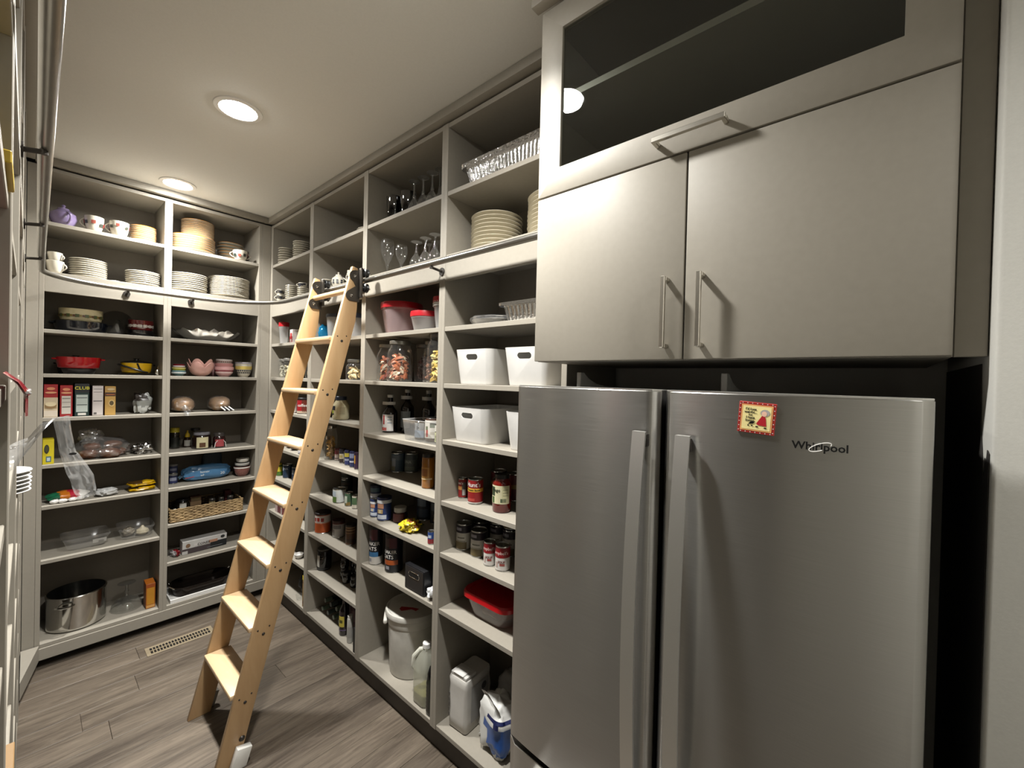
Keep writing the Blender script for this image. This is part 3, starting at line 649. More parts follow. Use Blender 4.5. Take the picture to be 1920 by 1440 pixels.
# ============================================================ CONTENTS OF THE BACK SHELVES
s1,s2,s3,s4,s5,s6,s7,s8 = 1.872,1.627,1.384,1.124,.896,.595,.66,.412
ORIM = mat('a8702c',.3,name='ochre_rim_glaze'); PINKP = mat('d8a79c',.25,coat=.4,name='pink_glaze')
FLORAL = ['7d2f2a','2f3a33','a8584a','3b3f37']
def teapot(lbl,x,y,z,r,h,rz,m,deco=None,spout=True,name='teapot',group=None):
    t = thing(name,lbl,'teapot',(x,y,z),rz,group); hb = h*.78
    obj('pot_body', lathe([(0,.0),(r*.55,0),(r*.58,.004),(r*.85,hb*.25),(r,hb*.5),(r*.9,hb*.78),(r*.5,hb*.97),(r*.42,hb),(0,hb)],32), m, t)
    obj('pot_lid', lathe([(r*.46,hb-.001),(r*.4,hb+h*.06),(r*.12,hb+h*.1),(r*.1,hb+h*.13),(r*.17,h*.96),(r*.1,h),(0,h)],24), m, t)
    if spout: obj('spout', tube([(r*.8,0,hb*.35),(r*1.25,0,hb*.55),(r*1.5,0,hb*.95)],[r*.24,r*.15,r*.1],12), m, t)
    obj('handle', xf(tube(handle_pts(r*.8,hb*.2,hb*.85,r*.55),r*.08,8),rz=PI), m, t)
    if deco:
        for i in range(10):
            a = 2*PI*i/10; obj('flower_print', band(r*1.002,hb*.5-.012,hb*.5+.012,a-.16,a+.16,6,r*.985), p(deco[i%len(deco)]), t)
    return t
teapot('lavender glazed teapot on the top left back shelf', 0.123,3.54,2.462,0.058,0.13, 1.9, mat('9585ad',.2,coat=.5,name='lavender_glaze'))
cup('white cup with red and black flowers beside the lavender teapot', 0.247,3.52,2.462,0.043,0.093, PI*.97, None, FLORAL)
cup('white flowered cup beside the small stack of ochre rimmed plates', 0.356,3.52,2.462,0.046,0.094, PI*.97, None, FLORAL)
stack('ochre rimmed saucer, %s of the low stack beside the flowered cups', 0.473,3.56,2.462,0.065,0.104, 9, rim=ORIM, group='ochre rimmed saucers', name='saucer', cat='saucer')
stack('wide ochre rimmed plate, %s of the pile under the tall ochre stack', 0.735,3.58,2.462,0.125,0.11, 7, rim=ORIM, group='wide ochre rimmed plates', seed=2)
zt = (0.735,3.58,2.572)[2]
stack('ochre rimmed saucer, %s of the tall stack on the wide plates', *((0.765,3.6,2.462,0.093,0.23)[:2]), zt+.001, (0.765,3.6,2.462,0.093,0.23)[3], (0.765,3.6,2.462,0.093,0.23)[2]+(0.765,3.6,2.462,0.093,0.23)[4]-zt-.001, 10, rim=ORIM, group='tall pile of ochre rimmed saucers', name='saucer', cat='saucer', seed=3)
o = obj('plate', xf(plate_vf(.075),(0,0,.075),rx=PI/2-.05), PORC, None, (.845,3.755,A_)); tag(o,'cream plate leaning upright behind the tall ochre stack','plate')
stack('ochre rimmed saucer, %s of the right stack beside the flowered sugar bowl', 0.98,3.67,2.462,0.084,0.147, 7, rim=ORIM, group='right pile of ochre rimmed saucers', name='saucer', cat='saucer', seed=4)
cup('white two handled sugar bowl with dark flowers on the top right back shelf', 0.994,3.491,2.462,0.046,0.072, -.1, None, FLORAL, handles=2, name='sugar_bowl', cat='bowl')
# rail level
cup('white cup with a square handle, lower of two nested at the far left', 0.092,3.51,2.188,0.037,0.071, -.5, None)
xx,yy,zz,r_,h_ = 0.092,3.51,2.188,0.037,0.071
cup('white cup nested on top of another at the far left', xx,yy,zz+h_*.82,r_*.82,h_*.85, -.6, None)
stack('white plate, %s of the left stack beside the nested cups', 0.228,3.56,2.188,0.083,0.111, 9, group='left stack of white plates behind the rail', seed=5)
o = obj('platter', xf(plate_vf(.032,.010),s=(1.0,1.8,1)), PORC, None, (.340,3.56,F_)); tag(o,'flat white oval platter lying between two plate stacks','platter')
stack('white plate, %s of the short stack left of the divider', 0.472,3.54,2.188,0.085,0.088, 7, group='short stack of white plates behind the rail', seed=6)
stack('white plate, %s of the stack right of the divider', 0.708,3.55,2.188,0.105,0.121, 9, group='middle stack of white plates behind the rail', seed=7)
stack('white plate, %s of the tallest stack at the right end of the back shelf', 0.95,3.572,2.188,0.127,0.144, 12, group='tallest stack of white plates behind the rail', seed=8)
# casseroles (s1, s2)
ENB = mat('14171f',.15,coat=.6,name='dark_blue_enamel')
def pot(lbl,x,y,z,r,h,m,prints=None,rimm=None,squash=.8,handles=True,name='casserole',cat='pot',lidm=None):
    t = thing(name,lbl,cat,(x,y,z)); s_ = (1,squash,1)
    obj('pot_body', xf(lathe([(0,.001),(r*.86,.001),(r*.92,.006),(r*.99,h*.6),(r,h-.003),(r*1.01,h),(r*.95,h),(r*.93,h*.6),(r*.86,.008),(0,.008)],36),s=s_), m, t)
    if handles:
        for sg in (1,-1): obj('handle', xf(tube([(r*.97,-.03,h*.8),(r*1.12,-.022,h*.82),(r*1.14,0,h*.82),(r*1.12,.022,h*.82),(r*.97,.03,h*.8)],.005,8),rz=0 if sg > 0 else PI), m if lidm is None else lidm, t)
    if lidm: obj('lid', xf(lathe([(r*1.0,h),(r*1.02,h+.004),(r*.8,h*1.18),(r*.2,h*1.3),(.012,h*1.3),(.012,h*1.42),(.02,h*1.48),(0,h*1.5)],32),s=s_), lidm, t)
    if prints:
        for i in range(22):
            a = PI+PI*(i+.5)/22; dd = .006 if i%3 else .009; vf = xf(band(r*1.004,h*.42-dd,h*.42+dd,a-dd/r,a+dd/r,4),s=s_); obj('painted_flower', vf, p(prints[i%len(prints)]), t)
    return t
pot('dark blue enamel pan under the cream patterned casserole', .205,3.63,s1,.115,.066, ENB, squash=.85, name='pan')
pot('cream casserole with a painted flower band stacked on a dark pan', .205,3.63,s1+.068,.096,.072, mat('c9bd96',.2,coat=.5,name='cream_enamel'), ['46532f','7d6a2a','5d3a26'], handles=False)
o = obj('pan_cover', xf(lathe([(.085,0),(.083,.006),(.06,.018),(.012,.028),(.01,.03),(.011,.045),(0,.047)],32),rx=PI/2-.25), clear('smoky_lid_glass',(.55,.55,.53),.08,(.5,.5,.48)), None, (.375,3.75,s1+.088)); tag(o,'smoky glass pot lid leaning behind the two casseroles','lid')
pot('black pan under the dark red casserole', .478,3.63,s1,.066,.042, mat('121214',.2,coat=.5), squash=1, handles=False, name='pan')
pot('dark red casserole with white painted flowers stacked on a black pan', .478,3.63,s1+.044,.063,.063, mat('5d1518',.15,coat=.6,name='dark_red_enamel'), ['c9c2b8','b5a9a0'], squash=1, handles=False)
t = thing('serving_platter','silver platter with a wavy ruffled rim on the back shelf','platter',(.835,3.60,s1))
pv = xf(lathe([(0,.004),(.1,.004),(.13,.012),(.16,.034),(.195,.066),(.20,.072),(.196,.073),(.16,.040),(.13,.017),(0,.008)],96,lambda a,r,z: (.05*math.sin(7*a)+.03*math.sin(13*a+1))*max(0,(r-.12)/.08)),s=(1.0,.72,1))
pv = ([(a,b,c*(1+(.09*math.sin(11*math.atan2(b,a))+.08*math.sin(19*math.atan2(b,a)))*min(1,max(0,(math.hypot(a,b*1.39)-.11)/.07)))) for a,b,c in pv[0]],pv[1])
obj('platter_body', pv, mat('c6c6c6',.22,1.,var=.05,name='silver_metal'), t)
# s2
pot('black enamel pan with a domed lid at the back left', .19,3.725,s2,.08,.075, mat('101012',.2,coat=.4), squash=.5, lidm=mat('151517',.2,coat=.4), name='pan')
pot('dark round pan under the red oval dish', .195,3.575,s2,.072,.03, mat('0f0f11',.3,coat=.4), squash=.8, handles=False, name='pan')
pot('bright red oval baking dish on a dark pan', .195,3.575,s2+.033,.095,.066, mat('a3121a',.15,coat=.6,name='red_enamel'), squash=.8, name='baking_dish', cat='dish')
t = pot('yellow enamel pot with black handles and black lid', .455,3.60,s2+.014,.077,.062, mat('d0a51c',.18,coat=.5,name='yellow_enamel'), squash=.9, lidm=mat('121212',.25,coat=.4), name='enamel_pot')
obj('carry_strap', tube([(-.078,-.04,.045),(-.04,-.066,.032),(.0,-.073,.018),(.03,-.072,.006),(.045,-.066,.004)],.006,8), BLACK, t)
obj('carry_strap', tube([(-.005,-.071,.06),(.005,-.073,.03),(.02,-.073,.006)],.0045,8), BLACK, t)
obj('stand', xf(lathe([(0,-.013),(.085,-.013),(.088,-.006),(.08,-.001),(0,-.001)],32),s=(1,.9,1)), BLACK, t)
o = obj('measuring_spoon', join(xf(blob(.012,.006,.02,4,.02),(0,0,.0)),tube([(0,0,.035),(.004,.01,.06)],.002,8)), STEEL, None, (.545,3.50,s2)); tag(o,'small chrome scoop at the edge of the yellow pot shelf','scoop')
def dbowl(lbl,x,y,z,r,h,m,dots=None,stripes=(),rz=0,tilt=0,foot=.5,wave=None,group=None,name='bowl',dn=14,rows=(.6,)):
    t = thing(name,lbl,'bowl',(x,y,z),rz,group); t.rotation_euler[0] = tilt
    bv_ = bowl_vf(r,h,foot,wave=wave,n=60 if wave else 36)
    if wave: bv_ = ([(a,b,c*(1+.45*(abs(math.cos(2.5*math.atan2(b,a)))-.65)*min(1,c/h)**2)) for a,b,c in bv_[0]],bv_[1])
    obj('bowl_body', bv_, m, t)
    prof = lambda u: r*(foot+(1-foot)*math.sin(math.acos(max(-1,1-u**(1/.85)))))+.0012
    for z0,z1,hx in stripes: obj('painted_stripe', band(prof(z0),h*z0,h*z1,0,2*PI,36,prof(z1)), p(hx,.25), t)
    if dots:
        for j,fz in enumerate(rows):
            for i in range(dn):
                a = PI+PI*(i+.5*(j%2))/dn*1.0; d = .0042; rr = prof(fz)+.0006; obj('painted_dot', band(rr,h*fz-d,h*fz+d,a-d/rr,a+d/rr,4,rr+.0012), p(dots[i%len(dots)],.3), t)
    return t
x_,y_,z_,r_,h_ = 0.659,3.53,1.627,0.057,0.054
dbowl('teal bowl with white dots at the bottom of the small stack', x_,y_,z_,.040,.036, mat('6f9296',.25,coat=.4), ['e8eeee'])
dbowl('lime and yellow bowl in the middle of the small stack', x_,y_,z_+.020,.0375,.036, mat('b7a534',.25,coat=.4), None, ((.5,.72,'9ca13a'),(.8,.99,'d9cf8a')))
dbowl('maroon bowl with white dots on top of the small stack', x_,y_,z_+.044,.033,.034, mat('6d1420',.2,coat=.4), ['e9d9d6'])
petal = lambda a,r,z: .10*abs(math.cos(2.5*a))*max(0,(r-.03)/.05)-.02
dbowl('pink petal shaped bowl, lower of the nested pair', 0.781,3.53,1.627,0.074,0.084, PINKP, None, (), .4, 0, .38, petal)
x_,y_,z_,r_,h_ = 0.781,3.53,1.627,0.074,0.084
dbowl('pink petal shaped bowl, upper of the nested pair', x_,y_,z_+.022,r_*.9,h_*1.0, PINKP, None, (), .4, 0, .38, petal)
x_,y_,z_,r_,h_ = 0.917,3.53,1.627,0.059,0.071
dbowl('pink and white striped bowl, lowest of the patterned stack', x_,y_,z_,r_,h_, mat('c99a98',.25,coat=.4), None, ((.35,.5,'e2c3bf'),(.55,.64,'8c2f3c'),(.7,.95,'d9a6a4')))
dbowl('rose pink bowl with pale specks, middle of the patterned stack', x_,y_,z_+.024,r_*.93,h_, mat('b97f7c',.25,coat=.4), ['e3cfc8'],(),0,0)
dbowl('white bowl with brown rings tilted on top of the patterned stack', x_,y_+.004,z_+.058,r_*.84,h_*.9, mat('d8ccc3',.25,coat=.4), ['6d4a42'],((.9,.99,'b9a9a4'),),0,.08,rows=(.5,.8))
dbowl('pink cup behind the patterned stack of bowls', x_-.035,y_+.14,z_,r_*.8,h_*1.5, mat('b98c88',.25,coat=.4), ['7d5a55'])
dbowl('grey and yellow bowl with black flower print at the right end', 1.037,3.52,1.627,0.055,0.107, mat('b9b2a2',.25,coat=.4), ['1d1d20'], ((.52,.74,'c4ac5e'),(.92,.995,'8e8890')), dn=12, rows=(.3,.44))
# s3 boxes
RED = '9c1c1f'
def std(lbl,P0,P1,h,dp,col,panels=(),texts=(),discs=(),name='cracker_box',side=None,gap=.001,lv=None):
    cx,wd = (P0[0]+P1[0])/2, abs(P1[0]-P0[0])-gap*2
    return carton(lbl,cx,max(P0[1],YB+.006)+dp/2,s3 if lv is None else lv,wd,dp,h,0,col,panels,texts,side,name=name,discs=discs)
std('red cookie box with a plate of cookies pictured, leftmost of the row', (0.055,3.47,1.393), (0.11,3.47,1.39), .183,.15, RED, ((.0,1,0,.60,'cbb89a'),(.06,.94,.26,.42,'a58f6a'),(.02,.98,.02,.2,'d2c6b4')), (), ((.5,.36,.42,.10,'8b6d45'),(.5,.40,.40,.07,'d8c7a2'),(.5,.87,.3,.045,'d68a62'),(.5,.75,.42,.03,'d99a70')), side='7f1518')
std('red cookie box turned to its nutrition panel, second in the row', (0.116,3.475,1.39), (0.168,3.475,1.387), .178,.15, RED, ((.14,.86,.09,.66,'cfc8bd'),(.18,.82,.56,.6,'8d8780'),(.18,.82,.45,.47,'9c958d'),(.18,.82,.30,.32,'4d4a47')), (), ((.5,.87,.3,.045,'d68a62'),(.5,.76,.42,.03,'d99a70')), side='7f1518')
std('dark green cracker box with a yellow name on a black top', (0.174,3.475,1.39), (0.235,3.475,1.387), .188,.15, '16302c', ((.0,1,.72,1,'15171a'),(.1,.9,.13,.66,'b9c2bb'),(.14,.86,.55,.58,'6b7270'),(.14,.86,.34,.36,'3d4443'),(.22,.78,.03,.10,'d5d2ca')), (('CLUB',.5,.86,.025,'d8cf4a'),), side='10201f')
std('white panelled cracker box with red sides', (0.246,3.475,1.39), (0.294,3.475,1.387), .176,.15, 'c6bdb8', ((.06,.94,.03,.97,'cfc6c2'),(.1,.9,.88,.90,'7d7672'),(.1,.9,.78,.80,'8d8682'),(.1,.9,.48,.50,'3d3a38'),(.14,.4,.05,.11,'5a5653')), (), side='8c1d26')
std('tan baking mix box with a cookie pictured, right end of the row', (0.299,3.475,1.39), (0.348,3.475,1.388), .173,.14, 'c29a52', ((.0,1,.80,.98,'b08a4a'),(.02,.98,.66,.79,'40261a'),(.1,.9,.70,.73,'b56a3a')), (), ((.62,.42,.30,.12,'d9b878'),(.62,.42,.2,.08,'5a4a2a'),(.55,.9,.35,.04,'cdb58a')))
bag('white and silver foil bag folded over at the right of the cracker boxes', .482,3.56,s3,.042,.040,.064,.2, mat('a9aca8',.35,.25,bump=.5,scale=25,name='silvery_bag'),5,.35,1.7,.75,patches=(('d3d5d0',lambda u,v,w: w < .34 and v < 0),('4a4542',lambda u,v,w: w > .62 and u < .3)))
LOAF = mat('b08a62',.6,var=.25,scale=14,name='bread_crust')
for lbl,cx,cy,sd,tail in (('round bread loaf in a clear bag at the left of its shelf',.685,3.55,2,0),('round bread loaf with a black and white striped bag end',.897,3.55,8,1)):
    t = thing('bread_bag',lbl,'bread',(cx,cy,s3)); obj('loaf', blob(.060,.085,.050,sd,.10,1.5,.85), LOAF, t)
    obj('plastic_bag', xf(blob(.064,.09,.0535,sd,.12,3.,.85),(0,0,0)), FILM, t)
    tl = [[(.0+.01*math.cos(a)*k+.03*tail*j/6,-.088-.016*j*.6,.03-.024*j/6+.012*math.sin(a)*k) for a in [2*PI*i/14 for i in range(15)]] for j,k in enumerate((1.6,1.0,.6,.8,1.2,1.7,2.0))]
    if tail:
        for q in range(5): obj('striped_twist', tube([(-.012+.012*q,-.082,.032),(.004+.012*q,-.094,.016),(.012+.013*q,-.097,.006)],.0045,8), BLACK if q%2 else WHITE, t)
    else: obj('bag_tail', grid(tl), FILM, t)
# s4
std('bright yellow box with a black round emblem at the far left', (0.053,3.46,1.135), (0.098,3.46,1.129), .137,.12, 'cdbb1c', ((.3,.75,.09,.32,'4a6a72'),(.38,.66,.13,.27,'b9c9cf')), (), ((.36,.62,.22,.18,'23241c'),(.36,.62,.16,.13,'3a3a22')), name='yellow_box',lv=s4)
t = thing('roll_bag','clear bag of brown bread rolls behind the hanging plastic','bread',(.30,3.565,s4))
for i,(a,b,c,sc) in enumerate(((-.06,-.02,0,1.0),(.03,-.045,0,1.05),(.072,.03,0,.9),(-.03,.05,0,1.0),(-.045,.0,.042,.9),(.045,.0,.045,.95))): obj('bread_roll', xf(blob(.045,.042,.027,i+3,.12,1.5,.85),(a,b,c),s=sc), mat('6d3c1c',.4,var=.22,scale=18,coat=.2,name='brown_roll_crust'), t)
obj('plastic_bag', xf(blob(.118,.10,.058,6,.22,2.6,.8),(0,0,0)), FILM, t)
obj('bag_top', xf(blob(.05,.04,.045,9,.4,3.,.8),(-.05,.01,.085)), FILM, t)
bag('crumpled aluminium foil parcel on the left back shelf', .487,3.58,s4,.048,.05,.03,.3, FOIL,11,.5,2.6,.8,name='foil_parcel',cat='foil')
def squat(lbl,x,y,z,r,h,body,lidc,labelc=None,lz=(.15,.6),ha=.8,name='jam_jar',cap=.22,texts=(),lm=0,art=None):
    t = thing(name,lbl,'jar',(x,y,z)); a = toward(x,y,.6); hb = h*(1-cap)
    obj('jar_body', lathe([(0,.001),(r*.92,.001),(r,.006),(r,hb*.78),(r*.86,hb*.95),(r*.8,hb),(0,hb)],28), mat(body,.1,coat=.6), t)
    obj('lid', lathe([(r*.84,hb),(r*.86,hb+.001),(r*.86,h-.002),(r*.83,h),(0,h)],24), p(lidc,.3,metal=lm), t)
    if labelc: obj('paper_label', band(r+.0007,hb*lz[0],hb*lz[1],a-ha,a+ha,14), p(labelc), t)
    if art: obj('label_art', band(r+.0013,hb*(lz[0]+.06),hb*((lz[0]+lz[1])/2),a-ha*.5,a+ha*.5,10), p(art), t)
    return t
squat('dark jar with a yellow lid at the left end', 0.668,3.665,1.124,0.031,0.143, '1c1a12','cdbd3a','151a14',(.1,.7),name='spread_jar')
t = thing('honey_bottle','dark honey bottle with a pointed yellow cap and white label','bottle',(*(0.743,3.684),s4)); t.location.y = max(t.location.y,3.47)
obj('bottle_body', lathe([(0,.001),(.024,.001),(.026,.006),(.024,.04),(.021,.055),(.017,.066),(.012,.072),(0,.072)],24), mat('2a1608',.1,coat=.6), t)
obj('nozzle', lathe([(.0145,.07),(.0145,.082),(.010,.096),(.006,.100),(.005,.118),(0,.119)],20), p('d9b524',.35), t)
obj('paper_label', band(.0262,.010,.050,1.2*PI,1.72*PI,14,.0245), p('d5d3cc'), t)
t = squat('dark jam jar with a grey cloth cover and cream label', 0.803,3.576,1.124,0.056,0.111, '1a0f0c','77757a','cfc6a0',(.06,.86),.62,cap=.16,art='5a3a22')
obj('cloth_cover', lathe([(.030,.088),(.036,.075),(.041,.058)],28,lambda a,r,z: .12*math.sin(8*a)*(r-.028)/.02), mat('6f6d74',.8,bump=.4), t)
jar('tall glass jar with a dark metal lid behind the jam jars', .80,3.735,s4,.032,.125,None,'4a4a4c',group=None)
t = squat('red labelled jam jar looped with a white string', 0.884,3.547,1.124,0.038,0.102, '250c0c','3b3633','a8474c',(.1,.75),.7,cap=.24,name='jam_jar'); t.location.x += .016
obj('string_loop', tube([(-.034,-.028,.002),(-.03,-.03,.035),(-.012,-.034,.056),(.012,-.034,.056),(.03,-.030,.035),(.034,-.028,.002)],.0022,8), WHITE, t)
# s5
t = bag('rainbow printed marshmallow bag lying on its side at the far left', .157,3.535,s5,.085,.06,.026,.1, mat('d8d4cc',.4,bump=.3,name='white_bag_plastic'),13,.18,2.,.8,patches=(('1f6b4a',lambda u,v,w: w > .3 and u < -.45),('c9731f',lambda u,v,w: w > .3 and -.45 <= u < -.05),('b51f36',lambda u,v,w: w > .3 and -.05 <= u < .45)))
for i,(a,b) in enumerate(((-.06,-.055),(-.03,-.062),(.01,-.06),(.04,-.058))): obj('marshmallow', xf(blob(.02,.012,.012,i,.15),(a,b,0)), WHITE, t)
bag('clear wrapped white packet under the hanging plastic strip', .318,3.52,s5,.05,.045,.02,.2, mat('c9c9c7',.3,bump=.4,scale=18,name='white_wrapped_packet'),17,.3,2.5,.8,name='packet',cat='packet')
YEL = mat('d3a70f',.3,bump=.3,scale=20,name='yellow_packet')
bag('yellow noodle packet, lower of the two stacked', .48,3.535,s5,.064,.05,.013,.05, YEL,19,.2,2.2,.6,name='packet',cat='packet',patches=(('3a2a12',lambda u,v,w: w > .75 and u < -.2),))
bag('yellow noodle packet, upper of the two stacked', .478,3.54,s5+.0295,.064,.05,.013,.05, YEL,21,.2,2.2,.6,name='packet',cat='packet',patches=(('4a3312',lambda u,v,w: w > .75 and u < .1),))
can('dark blue food can with a grey lid, lower of two at the left end', 0.649,3.595,0.896,0.025,0.065, '232a55', ((.3,.7,'8a8ea0',.8),), lid='8b8a88')
xx,yy,zz,r_,h_ = 0.649,3.595,0.896,0.025,0.065
can('dark blue food can with a grey lid, upper of two at the left end', xx,yy,zz+h_+.004,r_,h_*.95,'1c2244', ((.3,.6,'6a6e80',.8),), lid='8b8a88')
t = thing('bread_bag','long blue plastic bag of sliced bread lying on its side','bread',(.838,3.60,s5),.0)
vf = xf(blob(.052,.052,.138,23,.14,2.6,.62,32,28,False),(-.138,0,.052),ry=PI/2); vf = ([(a,b,max(0,c)) for a,b,c in vf[0]],vf[1])
obj('bag_body', vf, mat('4f7fa8',.28,var=.1,bump=.4,scale=16,coat=.3,name='blue_bag_plastic'), t)
obj('bag_end', grid([[(-.128-.010*j+.004*math.sin(i*2+j),-.032+.008*i,.045+.005*math.sin(i*1.7+j)-.006*j) for i in range(9)] for j in range(4)]), mat('86a9c4',.3), t)
for s_,u,hx,sz in (('honey',-.02,'cfd8dc',.022),('wheat',-.02,'e3e6e0',.02),('20',.085,'dfe6ea',.026)):
    vv,ff = text(s_,sz,.0003); dz_ = .008 if s_ == 'honey' else -.014
    obj('lettering', ([(u+a,-.0535+abs(b+dz_)*.12-.001,.054+b+dz_) for a,b,_ in vv],ff), p(hx), t, smooth=False)
obj('red_stripe', grid([[(-.13+.01*i,-.052+.001*j-.0012*math.sin(i),.03+.004*j+.0008*i) for i in range(6)] for j in range(2)]), p('b0303f'), t)
bag('grey cloth pouch standing behind the blue bread bag', .90,3.72,s5,.06,.03,.085,0, mat('4d5a66',.6,bump=.3),29,.15,2,.6,name='pouch',cat='pouch')
x_,y_,z_,r_,h_ = 1.045,3.542,0.896,0.052,0.071
dbowl('white rimmed bowl with a red speckled side under two small tubs', x_,y_,z_,r_,h_, mat('8c5a52',.3,var=.4,scale=160,coat=.3,name='red_speckled_glaze'),None,((.86,.999,'e9e4dc'),))
tub('small grey lidded tub, lower of two on the speckled bowl', x_,y_,z_+h_+.002,r_*.85,.026, mat('a8a6a0',.3), 'b5b2aa',.008)
tub('small white lidded tub on top of the speckled bowl pile', x_+.003,y_,z_+h_+.030,r_*.75,.028, mat('d0cbc0',.35), 'c9c4b8',.01)
# s6 clear bins
t = boxtub('clear plastic bin with a torn white label on the left back shelf', .235,3.60,s6,.205,.19,.072,.05,CLEARP)
obj('paper_label', grid([[(.02+.012*i,-.0905-.0011*j*2.2,.024+.012*j) for i in range(6)] for j in range(3)]), p('b9b6b0'), t)
obj('label_print', grid([[(.045+.012*i,-.0925-.0011*j*2.2,.026+.010*j) for i in range(3)] for j in range(2)]), p('8f8c86'), t)
t = boxtub('clear plastic bin holding garlic and onion at the right', .462,3.60,s6,.175,.20,.072,-.03,CLEARP)
t = thing('garlic','pale garlic bulb inside the right clear plastic bin','vegetable',(.492,3.565,s6+.006)); obj('bulb', xf(lathe([(0,0),(.02,.002),(.034,.016),(.03,.032),(.012,.045),(.006,.058),(0,.06)],24,lambda a,r,z: .06*abs(math.sin(4*a))),s=.95), mat('d9cdb0',.5,var=.1), t)
bag('clear knotted produce bag inside the right clear plastic bin', .428,3.60,s6+.006,.030,.04,.024,0, mat('8d8474',.35,var=.2,bump=.5),31,.3,2.5,.9,name='produce_bag')
# s7 basket
WICK = wood('seagrass_weave','5a4426','b09468',.7,60,(1,1,1),1); t = thing('seagrass_basket','long woven seagrass basket of jars on the back shelf','basket',(.822,3.595,s7))
W2,D2,H2 = .206,.13,.086; strands = []
for j in range(9):
    zz = .0085+j*.0096
    for (ax,ay),(bx_,by_) in (((-W2,-D2),(W2,-D2)),((W2,-D2),(W2,D2)),((W2,D2),(-W2,D2)),((-W2,D2),(-W2,-D2))):
        n_ = 26 if abs(bx_-ax) > abs(by_-ay) else 14; nx_,ny_ = (by_-ay),-(bx_-ax); ln = math.hypot(nx_,ny_); nx_,ny_ = nx_/ln,ny_/ln
        for s_ in (0,):
            ptsb = [(ax+(bx_-ax)*i/n_+nx_*.0028*math.sin(i*PI/1.5+j*PI),ay+(by_-ay)*i/n_+ny_*.0028*math.sin(i*PI/1.5+j*PI),zz+.0018*math.sin(i*2.1+j)) for i in range(n_+1)]
            strands.append(tube(ptsb,[.0052+.0009*math.sin(i*1.9+j) for i in range(n_+1)],6))
obj('woven_strands', join(*strands), WICK, t, kind='stuff'); obj('basket_lining', join(box(-W2+.004,-D2+.004,.001,W2-.004,D2-.004,.008),box(-W2+.003,-D2+.003,.008,W2-.003,-D2+.006,.084),box(-W2+.003,D2-.006,.008,W2-.003,D2-.003,.084),box(-W2+.003,-D2+.006,.008,-W2+.006,D2-.006,.084),box(W2-.006,-D2+.006,.008,W2-.003,D2-.006,.084)), mat('4a3a24',.8), t, smooth=False)
zb = s7+.009
squat('wide black lidded jar with a white label in the seagrass basket', .698,3.565,zb,.044,.118,'17130f','2b2b2d','c4c0b6',(.35,.92),.42,cap=.1,name='storage_jar',lm=.8)
carton('brown and tan tea box behind the jars in the seagrass basket', .775,3.60,zb,.062,.05,.118,0,'6d4a36',((.0,1,.0,.72,'a98a66'),(.1,.9,.74,.95,'7d6a48')),name='tea_box')
squat('small jar with a shiny silver lid, left of three in the seagrass basket', .860,3.535,zb,.021,.098,'6a5c40','b9b9b9','b0a27c',(.3,.9),.8,cap=.2,name='spice_jar',lm=1.)
squat('small jar with a shiny silver lid, middle of three in the seagrass basket', .915,3.535,zb,.019,.096,'3a3a38','b9b9b9',None,name='spice_jar',lm=1.)
squat('small jar with a shiny silver lid, right of three in the seagrass basket', .970,3.535,zb,.023,.098,'2b2624','b9b9b9',None,name='spice_jar',lm=1.)
carton('dusky red packet at the right end of the seagrass basket', .985,3.66,zb,.04,.05,.11,0,'6d3236',name='tea_box')
bag('small white paper packet at the left end of the seagrass basket', .646,3.51,zb,.014,.018,.036,0, mat('b9b0a0',.6),3,.2,2,.8,name='packet',cat='packet')
# s8
t = carton('long white and black food wrap box tilted on the low back shelf', .82,3.56,s8+.005,.26,.06,.088,.05,'d3d0cc',((.0,.62,.0,.42,'4a3f42'),(.62,1,.0,.55,'161a1c'),(.0,.12,.0,.25,'c9c6c2'),(.25,.78,.50,.72,'ded9d6'),(.58,.78,.5,.72,'b98a70'),(.55,.9,.12,.18,'6a6c6e')),(('CONES',.46,.61,.022,'26211f'),),name='wrap_box',discs=((.12,.66,.05,.16,'8a6a50'),(.9,.8,.05,.12,'2b2d2e')))
t.rotation_euler[0] = .12
bag('small crumpled red and white packet at the left of its shelf', .658,3.55,s8,.021,.04,.02,.2, mat('7d1a20',.35,bump=.4),33,.4,2.4,.8,name='packet',cat='packet',patches=(('a9a4a4',lambda u,v,w: u < -.35),))
# bottom
t = thing('stockpot','large polished steel stockpot on the bottom back shelf','pot',(.203,3.605,BOT)); r,h = .128,.20
obj('pot_body', lathe([(0,.001),(r*.94,.001),(r,.008),(r,h-.012),(r*1.03,h-.010),(r*1.03,h-.004),(r*1.0,h),(r*.97,h),(r*.97,.01),(0,.01)],48), STEEL, t)
for a in (-2.0,1.1): obj('handle', xf(tube([(r*.98,-.035,h*.78),(r*1.2,-.032,h*.80),(r*1.28,0,h*.80),(r*1.2,.032,h*.80),(r*.98,.035,h*.78)],.0065,10),rz=a), STEEL, t)
t = thing('cake_dome','clear glass cake dome with a stemmed knob on the bottom back shelf','dome',(.425,3.60,BOT))
obj('dome', lathe([(.078,0),(.078,.01),(.07,.035),(.045,.06),(.015,.072),(.008,.078),(.008,.10),(.013,.108),(.008,.118),(.008,.15),(.035,.158),(.045,.16),(.04,.162),(0,.162)],36), clear('dome_glass',(.80,.81,.80),.02,(.8,.8,.8),ior=1.9,rough=.02), t)
t = carton('orange cornmeal box standing on the bottom back shelf', .5275,3.535,BOT,.046,.10,.156,-.03,'b0621c',((.1,.9,.16,.84,'c98a24'),(.0,1,.86,1,'a34f1a'),(.05,.95,.03,.14,'d9a05a')),side='8f4a18',name='meal_box')
t = thing('baking_tray','shallow white tray holding a dark roasting pan','tray',(.815,3.575,BOT))
